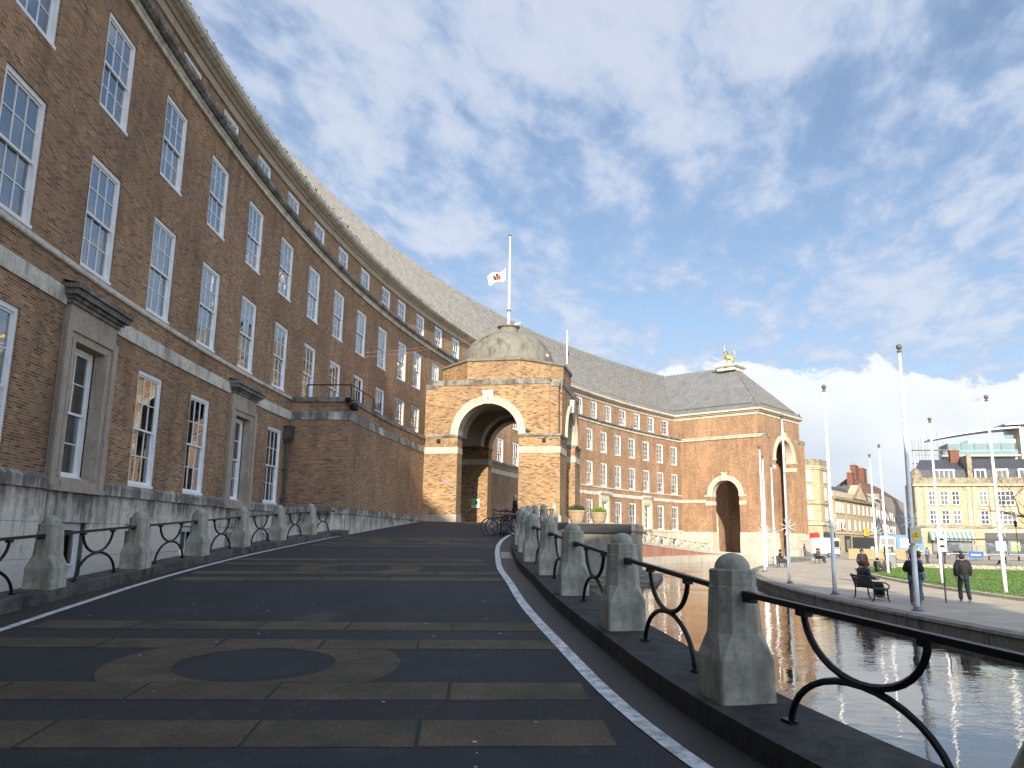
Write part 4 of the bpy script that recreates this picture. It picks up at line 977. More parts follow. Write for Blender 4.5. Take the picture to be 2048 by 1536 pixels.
# lunette over the wing parapet, cables to the dome
x, y, _ = A(-.062, R, 0); q = MB(); mpl = lambda u, z, d: (x+u*cos(.062), y+u*sin(.062)+d*-1, z)
arch_ring(q, mpl, 0, .42, .60, 7.85, -.02, .10, 14); q.build('small_arch', 'limestone', HALL)
for dx_, dz_ in ((0, 0), (.12, .25)):
    p0 = Vector((-.55, -6.9, 15.2+dz_*.3)); th = th_of(2, -1); p1 = Vector(A(th-.008, R-.1, 11.4+dz_))
    pts = [p0.lerp(p1, i/12) - Vector((0, 0, .35*sin(pi*i/12))) for i in range(13)]
    q = MB(); q.tube(pts, .009, 4); q.build('cable', 'chimney_pot', None, label='thin cable slung from the dome, upper of the pair' if dz_ else 'thin cable slung from the dome, lower of the pair', cat='cable')
# fittings inside and on the porch
mpw = faces['w'][0]
q = MB(); pbox(q, mpw, -4.25, -3.85, 5.05, 5.11, -.012, -.006); pbox(q, mpw, -4.35, -3.95, 5.15, 5.20, -.012, -.006)
q.build('purple_mark', 'sign_purple', None, label='faded purple chalk mark on the sunny brick pier', cat='mark')
# ------------------------------------------------------------------ bollards and railing panels
def cring(h, c, z): return [(h, -(h-c), z), (h, h-c, z), (h-c, h, z), (-(h-c), h, z), (-h, h-c, z), (-h, -(h-c), z), (-(h-c), -h, z), (h-c, -h, z)]
q = MB(); q.rings([cring(.208, .014, -.02), cring(.206, .014, .28), cring(.203, .018, .30), cring(.178, .060, .42), cring(.170, .074, .46), cring(.153, .070, .782), cring(.147, .068, .788)])
me_sh = q.mesh('stone_bollard', 'bollard_stone')
q = MB(); q.rings([cring(.149, .071, .790), cring(.149, .071, .895), cring(.140, .066, .905), cring(.110, .05, .908)])
q.lathe([(.130*cos(pi/2*i/8), .905+.118*sin(pi/2*i/8)) for i in range(8)]+[(.004, 1.023)], n=22)
q.tube([(.148, 0, .84), (.153, 0, .84)], .014, 8); q.tube([(-.148, 0, .84), (-.153, 0, .84)], .014, 8)
me_hd = q.mesh('head', 'bollard_stone')
for me in (me_hd,):
    me.polygons.foreach_set('use_smooth', [True]*len(me.polygons))
    me.set_sharp_from_angle(angle=radians(30))
q = MB(); q.bar((-1.36, 0, .745), (1.36, 0, .745), .05, .038); me_rail = q.mesh('top_rail', 'iron_black')
q = MB(); q.tube([(.53*cos(pi*i/18), 0, .727-.335*sin(pi*i/18)) for i in range(19)], .022, 6); me_ua = q.mesh('upper_arc', 'iron_black')
q = MB(); q.tube([(.69*cos(pi*i/18), 0, .385*sin(pi*i/18)) for i in range(19)], .022, 6); me_la = q.mesh('lower_arc', 'iron_black')
q = MB(); q.box(-.05, .05, -.03, .03, -.035, .0); me_br = q.mesh('bracket', 'iron_black')
q = MB(); q.box(-.07, .03, -.03, .03, 0, .02); me_ft = q.mesh('foot', 'iron_black')
def bollard(P, ang, label, group):
    o = put(me_sh, 'stone_bollard', None, loc=P, rot=ang, label=label, cat='bollard', group=group); put(me_hd, 'head', o); return o
def panel(P, Q_, label, group):
    P = Vector(P); Q_ = Vector(Q_); d = Q_-P; L_ = d.length; a = atan2(d.y, d.x); sl = atan2(d.z, sqrt(d.x**2+d.y**2))
    o = put(None, 'railing_panel', None, loc=(P+Q_)/2, rot=(0, -sl, a), label=label, cat='railing', group=group); o.empty_display_size = .2
    r_ = put(me_rail, 'top_rail', o); r_.scale = ((L_-.26)/2.72, 1, 1)
    put(me_ua, 'upper_arc', o); put(me_la, 'lower_arc', o)
    for x_ in (-.53, .53): put(me_br, 'bracket', o, loc=(x_, 0, .727))
    for x_ in (-1, 1): b_ = put(me_br, 'bracket', o, loc=(x_*(L_/2-.20), 0, .727))
    for x_ in (-.69, .69): f_ = put(me_ft, 'foot', o, loc=(x_, 0, 0), rot=0 if x_ < 0 else pi)
    return o
ORD = ['first', 'second', 'third', 'fourth', 'fifth', 'sixth', 'seventh', 'eighth', 'ninth', 'tenth', 'eleventh', 'twelfth', 'thirteenth', 'fourteenth', 'fifteenth', 'sixteenth']
def row(PTS, sg, lb, lr, grp, frm):
    W_ = [Vector(wp(x_, y_, .175, sg)) for x_, y_ in PTS]
    for i, p in enumerate(W_):
        a = W_[max(i-1, 0)]; b_ = W_[min(i+1, len(W_)-1)]; d = b_-a
        bollard(p, atan2(d.y, d.x), lb + ', ' + ORD[len(W_)-1-i] + ' from ' + frm, grp)
    for i in range(len(W_)-1): panel(W_[i], W_[i+1], lr + ', ' + ORD[len(W_)-2-i] + ' from ' + frm, grp)
    return W_
row(RB[2:], -1, 'shaded stone bollard on the pond-side ramp kerb', 'iron arc railing on the pond-side ramp kerb', 'bollards and railings between shaded ramp and pond', 'the forecourt')
WLB = row(LB[1:], -1, 'stone bollard on the kerb facing the basement windows', 'iron arc railing facing the basement windows', 'bollards and railings beside the basement area', 'the low wing')
panel(WLB[-1], wp(-6.5, 30.2, .175, -1), 'short last iron railing panel running into the low wing corner', 'bollards and railings beside the basement area')
row(RB[3:], 1, 'sunlit pale bollard on the far ramp', 'sunlit iron arc railing on the far ramp', 'bollards and railings of the far ramp', 'the forecourt')
# ------------------------------------------------------------------ planters
def planter(x, y, r, h, leaf, label):
    e = empty('planter', (x, y, 2.80), 0, label=label, cat='planter', group='planters on the forecourt')
    q = MB(); q.lathe([(.58*r, 0), (.66*r, .04*h), (.93*r, .55*h), (.97*r, .80*h), (1.02*r, .84*h), (1.05*r, .97*h), (1.0*r, h), (.93*r, h), (.90*r, .86*h), (.02, .86*h)], n=32); q.build('bowl', 'terracotta', e, smooth=True)
    q = MB(); q.lathe([(.985*r, .56*h), (1.0*r, .575*h), (.985*r, .59*h)], n=32); q.build('moulded_ring', 'terracotta', e)
    q = MB(); q.lathe([(.9*r, .86*h), (.6*r, .95*h), (.01, .98*h)], n=20); q.build('soil', 'soil', e)
    q = MB()
    for i in range(900):
        a = random.uniform(0, 2*pi); d = r*.92*sqrt(random.random()); px_, py_ = d*cos(a), d*sin(a); hh = h+(.34-.24*(d/r)**2)*random.uniform(.45, 1.1)
        pz_ = h*.9+(hh-h*.9)*random.uniform(.2, 1); l = random.uniform(.05, .10); b_ = random.uniform(0, 2*pi); t_ = random.uniform(.3, 1.2)
        v = Vector((cos(b_)*cos(t_), sin(b_)*cos(t_), sin(t_)))*l; u = v.orthogonal().normalized()*l*.3; p = Vector((px_, py_, pz_))
        q.face([tuple(p), tuple(p+v*.5+u), tuple(p+v), tuple(p+v*.5-u)])
    q.build('foliage', leaf, e, kind='stuff')
random.seed(51)
planter(-4.05, -11.75, .50, .72, 'shrub_dark', 'terracotta bowl planter with a dark green shrub on the forecourt corner')
planter(-3.85, -12.95, .46, .62, 'shrub_lime', 'terracotta bowl planter with lime green leaves beside the darker one')
# ------------------------------------------------------------------ flagpoles on the green
q = MB(); q.tube([(0, 0, 0), (0, 0, 1.0), (0, 0, 4.5), (0, 0, 8.1)], [.085, .082, .066, .040], 12); me_p = q.mesh('pole', 'pole_white')
q = MB(); q.lathe([(.05, 8.05), (.07, 8.08), (.07, 8.12), (.03, 8.14), (.03, 8.17)], n=12); q.ball((0, 0, 8.25), .095, 12, 8); me_f = q.mesh('finial', 'copper_dark')
q = MB(); q.lathe([(.19, 0), (.19, .03), (.13, .05), (.11, .12), (.086, .13)], n=14); me_b = q.mesh('base_collar', 'grey_metal')
q = MB()
for i in range(8):
    a = pi/8+pi/4*i; q.tube([(.06*cos(a), -.09, .06*sin(a)), (.30*cos(a), -.10, .30*sin(a)), (.44*cos(a), -.10, .44*sin(a))], [.013, .011, .006], 6)
me_s = q.mesh('star_light', 'pole_white')
for me in (me_p, me_f): me.polygons.foreach_set('use_smooth', [True]*len(me.polygons))
def flagpole(th, r, tilt, label, group, star=2.7):
    x, y, _ = A(th, r, 0); e = put(None, 'flagpole', None, loc=(x, y, 0), rot=(tilt, tilt*.4, -1.35), label=label, cat='flagpole', group=group); e.empty_display_size = .2
    put(me_p, 'pole', e); put(me_f, 'finial', e); put(me_b, 'base_collar', e)
    put(me_s, 'star_light', e, loc=(0, 0, star)); return e
T0 = .222348
pp = {}
for i, tc_ in enumerate((.0084, .0768, .1523, .289, .357, .430)):
    lab = 'white flagpole at the pond edge carrying the grey warning box' if i == 0 else 'white pond-edge flagpole, ' + ORD[i-1] + ' beyond the one with the warning box'
    pp[i] = flagpole(tc_-T0, 103.1, random.uniform(-.006, .006), lab, 'flagpoles along the pond edge' if i else None)
for i, tc_ in enumerate((.100, .170, .295, .362)): flagpole(tc_-T0, 95.6, random.uniform(-.012, .012), 'white lawn-edge flagpole, ' + ('fourth', 'third', 'second', 'first')[i] + ' from the litter bin', 'flagpoles on the lawn edge', 2.75)
# warning box on the nearest pole and board behind it
x, y, _ = A(.0084-T0, 103.1, 0)
wb = empty('warning_box', (x, y, 2.0), heading-pi/2, label='grey box with yellow warning triangle strapped to the flagpole', cat='sign')
q = MB(); q.box(-.17, .17, -.24, -.09, .02, .50); q.build('casing', 'steel', wb)
q = MB(); q.box(-.11, .11, -.248, -.241, .12, .40); q.build('yellow_plate', 'sign_yellow', wb)
q = MB(); q.face([(-.085, -.2505, .22), (.085, -.2505, .22), (0, -.2505, .37)]); q.build('triangle_edge', 'iron_black', wb)
q = MB(); q.face([(-.06, -.2535, .235), (.06, -.2535, .235), (0, -.2535, .342)]); q.build('triangle_field', 'sign_yellow', wb)
q = MB(); q.box(-.008, .008, -.257, -.255, .262, .315); q.box(-.008, .008, -.257, -.255, .245, .256); q.build('exclamation_mark', 'iron_black', wb)
v = cw(15.3, 28.9); nb_ = empty('notice_post', v, heading-pi/2, label='pale notice board with dark car symbols behind the nearest flagpole', cat='sign')
q = MB(); q.tube([(0, 0, 0), (0, 0, 2.35)], .03, 8); q.build('post', 'grey_metal', nb_)
q = MB(); q.box(-.16, .16, -.05, -.03, 1.75, 2.35); q.build('board', 'sign_white', nb_)
for zc in (2.16, 1.92):
    q = MB(); q.box(-.10, .10, -.056, -.051, zc-.03, zc+.02); q.box(-.06, .06, -.056, -.051, zc+.02, zc+.06); q.build('car_symbol', 'iron_black', nb_)
# ------------------------------------------------------------------ flagpole and flag on the dome, pole on the roof, statue
fp = empty('dome_flagpole', (pc[0], pc[1], 15.44), 0, label='tall white flagpole rising from the porch dome', cat='flagpole')
q = MB(); q.tube([(0, 0, 0), (0, 0, 1.1), (0, 0, 6.2)], [.085, .08, .045], 12); q.build('pole', 'pole_white', fp, smooth=True)
q = MB(); q.ball((0, 0, 6.26), .09); q.build('finial', 'copper_dark', fp)
q = MB(); q.lathe([(.10, 1.0), (.13, 1.03), (.13, 1.12), (.10, 1.15)], n=12); q.build('collar', 'copper_dark', fp)
q = MB(); q.tube([(-.04, .03, .3), (-.05, .05, 6.1)], .008, 4); q.build('halyard', 'grey_metal', fp)
# flag, half-mast, drooping to the left
fx = cw(0, 1)-cw(0, 0); lx_ = (cw(-1, 0)-cw(0, 0)).normalized(); fw_ = fx.normalized()
def fpt(u, v_):    # u along fly 0..1, v hoist 0..1 (0 top)
    sag = -.62*u**1.15 - .09*sin(u*5)
    top = Vector((pc[0], pc[1], 19.42)); return top + lx_*(.25+1.22*u*(1-.12*v_)) + fw_*(.2*sin(u*7+v_*1.6)) + Vector((0, 0, sag - v_*(.74-.12*u+.03*sin(u*9))))
q = MB(); nu, nv = 22, 8
for i in range(nu):
    for j in range(nv): q.quad(fpt(i/nu, j/nv), fpt((i+1)/nu, j/nv), fpt((i+1)/nu, (j+1)/nv), fpt(i/nu, (j+1)/nv))
FLG = q.build('flag', 'sign_white', None, smooth=True, label='white flag with a golden brown crest flying at half mast', cat='flag')
def patch(name, mat, uc, vc, ru, rv, off):
    q = MB(); P = [fpt(uc+ru*cos(2*pi*i/16)*(1+.18*sin(3*i)), vc+rv*sin(2*pi*i/16)*(1+.2*cos(5*i)))-fw_*off for i in range(16)]; q.face(P); q.build(name, mat, FLG)
patch('crest_supporter', 'gold', .36, .50, .085, .26, .035); patch('crest_supporter', 'gold', .62, .52, .085, .26, .035); patch('crest_helm', 'bronze', .49, .27, .08, .14, .038); patch('crest_shield', 'sign_red', .49, .56, .07, .17, .041); patch('crest_base', 'bronze', .49, .78, .16, .05, .038)
x, y, z = A(.348, R+4.0, 22.5); rp2 = empty('roof_flagpole', (x, y, z), 0, label='thin white pole with a limp flag on the main roof ridge', cat='flagpole')
q = MB(); q.tube([(0, 0, 0), (0, 0, 4.2)], [.075, .05], 8); q.build('pole', 'pole_white', rp2)
q = MB(); P = [(-.05-.5*(i/6)**1.3, -.1+.1*sin(i), 3.9-1.0*(i/6)) for i in range(7)]
for a, b_ in zip(P, P[1:]): q.quad(a, b_, (b_[0]+.02, b_[1], b_[2]-.35*(1-P.index(a)/8)), (a[0]+.02, a[1], a[2]-.35))
q.build('limp_flag', 'sign_white', rp2)
def unicorn(P, label):
    e = put(None, 'unicorn_statue', None, loc=P, rot=(0, 0, heading+pi/2-.45), label=label, cat='statue')
    def rad(o, rs):
        sk = o.data.skin_vertices[0].data
        for i, r_ in enumerate(rs): sk[i].radius = (r_, r_)
        sk[0].use_root = True
    V = [(0, 0, 1.15), (-.32, 0, 1.12), (.35, 0, 1.30), (.50, 0, 1.62), (.55, 0, 1.95), (.62, 0, 2.05), (.86, 0, 1.90),
         (-.42, .12, .78), (-.36, .13, .42), (-.42, .13, .05), (-.42, -.12, .78), (-.36, -.13, .42), (-.42, -.13, .05),
         (.36, .12, .85), (.36, .12, .45), (.34, .12, .05), (.62, -.13, 1.12), (.92, -.13, 1.22), (.90, -.13, .98),
         (-.60, 0, 1.30), (-.72, 0, 1.75), (-.55, 0, 2.05), (-.75, 0, 2.2)]
    Eg = [(0, 1), (0, 2), (2, 3), (3, 4), (4, 5), (5, 6), (1, 7), (7, 8), (8, 9), (1, 10), (10, 11), (11, 12), (2, 13), (13, 14), (14, 15), (2, 16), (16, 17), (17, 18), (1, 19), (19, 20), (20, 21), (21, 22)]
    rr = [.26, .26, .27, .19, .14, .12, .07, .13, .07, .06, .13, .07, .06, .11, .07, .06, .10, .06, .06, .05, .06, .05, .05]
    me = bpy.data.meshes.new('body'); me.from_pydata(V, Eg, []); me.materials.append(MATS['gold'])
    o = put(me, 'body', e); o.modifiers.new('Skin', 'SKIN'); rad(o, rr); s_ = o.modifiers.new('Sub', 'SUBSURF'); s_.levels = 1; s_.render_levels = 2
    q = MB(); q.tube([(.62, 0, 2.12), (.72, 0, 3.05)], [.05, .008], 8); q.build('horn', 'gold', e)
    q = MB(); q.tube([(.60, 0, 2.14), (.38, 0, 2.0), (.28, 0, 1.6), (.15, 0, 1.42)], [.05, .10, .11, .06], 8); q.build('mane', 'bronze', e)
    q = MB(); q.box(-.75, .65, -.35, .35, 0, .06); q.build('base', 'bronze', e)
    return e
un = unicorn(ST, 'gilded unicorn statue rearing on the far pavilion roof'); un.scale = (1.05, 1.05, 1.05)
# ------------------------------------------------------------------ birds
def bird_mesh(name, mat, s=1.0):
    q = MB(); P = [(-.17, 0, .06), (-.10, 0, .08), (-.02, 0, .10), (.06, 0, .125), (.10, 0, .165), (.125, 0, .195), (.155, 0, .19), (.185, 0, .182)]
    q.tube([tuple(c_*s for c_ in p) for p in P], [r_*s for r_ in (.012, .035, .062, .058, .032, .03, .014, .004)], 8)
    for y_ in (-.02, .02): q.tube([(0, y_*s, .06*s), (.01*s, y_*s, 0)], .005*s, 4)
    me = q.mesh(name, mat); me.polygons.foreach_set('use_smooth', [True]*len(me.polygons)); return me
PIG = bird_mesh('pigeon', 'bird_grey', 1.15); GUL = bird_mesh('gull', 'bird_white', 1.6)
random.seed(61)
for i in range(46):
    th = -random.choice((random.uniform(.04, .12), random.uniform(.10, .19), random.uniform(.17, .27))); x, y, z = A(th, R+1.54, 19.57)
    put(PIG, 'pigeon', None, loc=(x, y, z), rot=random.uniform(0, 2*pi), label='small dark pigeon perched along the snow guard of the lead roof', cat='pigeon', group='pigeons on the roof')
put(PIG, 'pigeon', None, loc=(-4.16, -8.93, 7.87), rot=2.0, label='dark pigeon perched on the porch impost beside the arch', cat='pigeon').scale = (1.3, 1.3, 1.3)
put(GUL, 'gull', None, loc=(.1, -7.25, 15.43), rot=-1.0, label='white gull standing on the dome lantern rim', cat='gull')
put(GUL, 'gull', None, loc=(-2.6, -9.75, 12.62), rot=.4, label='white gull on the drum coping below the dome', cat='gull')
# ------------------------------------------------------------------ fittings in the porch
df = empty('defibrillator_cabinet', (3.13, -3.95, 3.85), -pi/2, label='green and white defibrillator cabinet on the sunlit porch wall', cat='cabinet')
q = MB(); q.box(-.27, .27, -.16, .0, 0, .60); q.build('casing', 'sign_white', df); q = MB(); q.box(-.25, .25, -.172, -.161, .16, .57); q.build('green_front', 'sign_green', df)
q = MB(); q.box(-.05, .20, -.180, -.173, .20, .48); q.build('cyan_panel', 'sign_cyan', df); q = MB(); q.box(.04, .14, -.186, -.181, .26, .44); q.build('dark_window', 'iron_black', df)
bs_ = empty('blue_plaque', (3.13, -3.84, 4.72), -pi/2, label='small blue plaque above the defibrillator cabinet', cat='sign'); q = MB(); q.lathe([(.0, 0), (.001, 0)], n=3); q = MB()
q.rings([[(.13*cos(2*pi*i/16), d_, .17*sin(2*pi*i/16)) for i in range(16)] for d_ in (-.02, 0)]); q.build('plate', 'sign_blue', bs_)
q = MB(); q.box(-.03, .03, -.026, -.021, -.08, .08); q.build('white_mark', 'sign_white', bs_)
dpi = MB(); dpi.tube([(-3.0, -4.35, 2.7), (-3.0, -4.35, 7.6)], .055, 8); dpi.build('downpipe', 'limestone_brown', None, label='pale painted downpipe inside the porch arch', cat='downpipe')
# ------------------------------------------------------------------ bicycles and stands
def bicycle(mat):
    e = empty('bicycle', cat='bicycle')
    for x_ in (-.52, .52):
        q = MB(); q.rings([[((.335+.018*cos(a2))*cos(a1)+x_, .018*sin(a2), .35+(.335+.018*cos(a2))*sin(a1)) for a2 in [2*pi*j/8 for j in range(8)]] for a1 in [2*pi*i/32 for i in range(33)]], cap=False); w_ = q.build('wheel', 'tyre', e, smooth=True)
        q = MB(); q.rings([[((.308+.010*cos(a2))*cos(a1)+x_, .010*sin(a2), .35+(.308+.010*cos(a2))*sin(a1)) for a2 in [2*pi*j/6 for j in range(6)]] for a1 in [2*pi*i/32 for i in range(33)]], cap=False); q.build('rim', 'chrome', w_)
        q = MB()
        for i in range(18): a = 2*pi*i/18; q.tube([(x_+.02*cos(a+.6), .012*(-1)**i, .35+.02*sin(a+.6)), (x_+.305*cos(a), 0, .35+.305*sin(a))], .0022, 3)
        q.tube([(x_, -.05, .35), (x_, .05, .35)], .02, 8); q.build('spokes', 'chrome', w_)
    bb, st, hd, ht = (-.08, 0, .30), (-.24, 0, .82), (.36, 0, .84), (.40, 0, .66)
    q = MB()
    for a, b_ in ((bb, st), (st, hd), (bb, ht), (ht, hd)): q.tube([a, b_], .018, 8)
    for y_ in (-.05, .05): q.tube([bb, (-.52, y_, .35)], .010, 6); q.tube([(-.23, 0, .78), (-.52, y_, .35)], .009, 6)
    q.build('frame', mat, e)
    q = MB()
    for y_ in (-.05, .05): q.tube([(.41, y_*.6, .64), (.46, y_, .50), (.52, y_, .35)], .012, 6)
    q.build('fork', mat, e)
    q = MB(); q.tube([(.36, 0, .84), (.34, 0, .98)], .014, 6); q.tube([(.24, -.30, 1.0), (.34, -.22, 1.01), (.36, 0, .99), (.34, .22, 1.01), (.24, .30, 1.0)], .012, 6); q.build('handlebar', 'iron_black', e)
    q = MB(); q.tube([(-.24, 0, .82), (-.27, 0, .94)], .013, 6); q.rings([[(-.42+.30*u, w_*c_, .94+.035*(1-c_*c_)) for c_ in (-1, -.5, 0, .5, 1)] + [(-.42+.30*u, w_*c_, .925) for c_ in (1, -1)] for u, w_ in ((0, .075), (.4, .07), (.7, .03), (1, .018))]); q.build('saddle', 'iron_black', e)
    q = MB(); q.lathe([(.09, -.012), (.09, .012)], n=16); q.v = [(x-.08, z+.04, y+.30) for x, y, z in q.v]; q.tube([(-.08, .05, .30), (-.02, .07, .14)], .012, 6); q.tube([(-.08, -.05, .30), (-.14, -.07, .46)], .012, 6); q.build('crank', 'grey_metal', e)
    for y_ in (.07, -.07): pass
    return e
def rz(x_, y_): v = cw(x_, y_); return (v.x, v.y, .45+.05*y_)
bspec = [(-.30, 32.0, 'bike_black', 'black bicycle with a large front wheel leaning at the cycle stands', 3.02), (-.12, 32.55, 'bike_red', 'red framed bicycle locked at the cycle stands', .12), (.15, 33.1, 'bike_blue', 'dark blue bicycle between red and olive ones at the stands', 3.2), (.05, 33.7, 'bike_green', 'olive bicycle at the back of the cycle stands', .05)]
for x_, y_, m_, lb, an in bspec:
    e = bicycle(m_); e.location = rz(x_, y_); e.rotation_euler = (.06, 0, heading-pi/2+an); e['label'] = lb
for i, (x_, y_) in enumerate(((.02, 31.72), (.12, 32.35), (.2, 32.85), (.3, 33.4))):
    e = empty('cycle_stand', rz(x_, y_), heading-pi/2+.05, label=('black hooped cycle stand beside the large wheeled black bicycle', 'black hooped cycle stand beside the red bicycle', 'black hooped cycle stand beside the dark blue bicycle', 'black hooped cycle stand beside the olive bicycle')[i], cat='cycle stand', group='cycle stands')
    q = MB(); q.tube([(-.36, 0, 0), (-.36, 0, .66), (-.33, 0, .74), (-.25, 0, .78), (.25, 0, .78), (.33, 0, .74), (.36, 0, .66), (.36, 0, 0)], .026, 8); q.build('hoop', 'iron_black', e)
    for s_ in (-.36, .36): q = MB(); q.box(s_-.07, s_+.07, -.06, .06, 0, .012); q.build('base_plate', 'iron_black', e)
# ------------------------------------------------------------------ benches
def bench():
    e = empty('bench', cat='bench', group='benches along the pond edge')
    for x_ in (-.88, .88):
        q = MB(); q.tube([(x_, .30, 0), (x_, .24, .12), (x_, .22, .42), (x_, .30, .70), (x_, .36, .88)], .028, 6); q.tube([(x_, -.30, 0), (x_, -.24, .10), (x_, -.22, .40)], .028, 6)
        q.tube([(x_, .22, .41), (x_, -.24, .40)], .026, 6); q.tube([(x_, .27, .66), (x_, .05, .66), (x_, -.18, .64), (x_, -.30, .56), (x_, -.28, .46), (x_, -.23, .42)], .024, 6); q.build('iron_end', 'bench_black', e)
    for i in range(5): q = MB(); y_ = -.24+.105*i; q.box(-.90, .90, y_, y_+.085, .43, .462); q.build('seat_slat', 'bench_black', e)
    for i in range(4): q = MB(); z_ = .52+.10*i; y_ = .225+.05*i; q.bar((-.90, y_, z_), (.90, y_, z_), .03, .085, (0, .35, 1)); q.build('back_slat', 'bench_black', e)
    return e
def ring_rot(v): return atan2(v.x, v.y+R)
bn = []
for i, (x_, y_, lb) in enumerate(((13.05, 29.7, 'black slatted bench with two people beside the nearest flagpole'), (20.95, 63.0, 'black slatted bench with a lone reader by the pond'), (29.3, 77.3, 'black slatted bench with two people near the white catering trailer'))):
    e = bench(); v = cw(x_, y_); e.location = v; e.rotation_euler = (0, 0, -ring_rot(v)); e['label'] = lb; bn.append((v, -ring_rot(v)))
# ------------------------------------------------------------------ people
for nm, c in (('skin', (.50, .30, .22)), ('hair_dark', (.02, .015, .012)), ('hair_red', (.16, .05, .02)), ('hair_brown', (.06, .035, .02)), ('cloth_black', (.014, .014, .016)), ('cloth_navy', (.02, .035, .07)), ('cloth_jeans', (.10, .17, .27)), ('cloth_pale', (.45, .45, .42)), ('cloth_slate', (.05, .065, .08)), ('cloth_brown', (.10, .07, .05)), ('cloth_red', (.25, .05, .05)), ('shoe_white', (.6, .57, .5)), ('shoe_dark', (.02, .02, .02)), ('cloth_olive', (.05, .055, .035)), ('cloth_green', (.30, .55, .05))): plain(nm, c, .8, .2, 8)
BASE = dict(pel=(0, 0, .95), sp=(0, 0, 1.15), ch=(0, 0, 1.34), nk=(0, .01, 1.50), hd=(0, -.02, 1.62), ht=(0, -.005, 1.70),
            shL=(.18, 0, 1.43), elL=(.25, .04, 1.16), wrL=(.26, -.04, .93), haL=(.26, -.06, .84), shR=(-.18, 0, 1.43), elR=(-.25, .04, 1.16), wrR=(-.26, -.04, .93), haR=(-.26, -.06, .84),
            hiL=(.09, 0, .92), knL=(.10, -.03, .50), anL=(.10, .03, .09), toL=(.11, -.13, .035), hiR=(-.09, 0, .92), knR=(-.10, -.03, .50), anR=(-.10, .03, .09), toR=(-.11, -.13, .035))
RAD = dict(pel=(.15, .11), sp=(.135, .10), ch=(.155, .11), nk=(.055, .055), hd=(.082, .098), ht=(.06, .075), sh=(.07, .07), el=(.048, .048), wr=(.033, .033), ha=(.04, .022), hi=(.095, .10), kn=(.062, .065), an=(.042, .045), to=(.042, .03))
def skin_obj(name, J, edges, mat, parent, grow=0.0, over=None, sub=1):
    names = []
    for a, b_ in edges:
        for k_ in (a, b_):
            if k_ not in names: names.append(k_)
    me = bpy.data.meshes.new(name); me.from_pydata([J[k_] for k_ in names], [(names.index(a), names.index(b_)) for a, b_ in edges], []); me.materials.append(MATS[mat])
    o = put(me, name, parent); o.modifiers.new('Skin', 'SKIN'); sk = o.data.skin_vertices[0].data
    for i, k_ in enumerate(names):
        b_ = (over or {}).get(k_) or RAD.get(k_) or RAD.get(k_[:2]) or (.011, .011)
        sk[i].radius = (b_[0]+grow, b_[1]+grow)
    sk[0].use_root = True
    s_ = o.modifiers.new('Sub', 'SUBSURF'); s_.levels = sub; s_.render_levels = sub
    o.modifiers['Skin'].use_smooth_shade = True
    return o
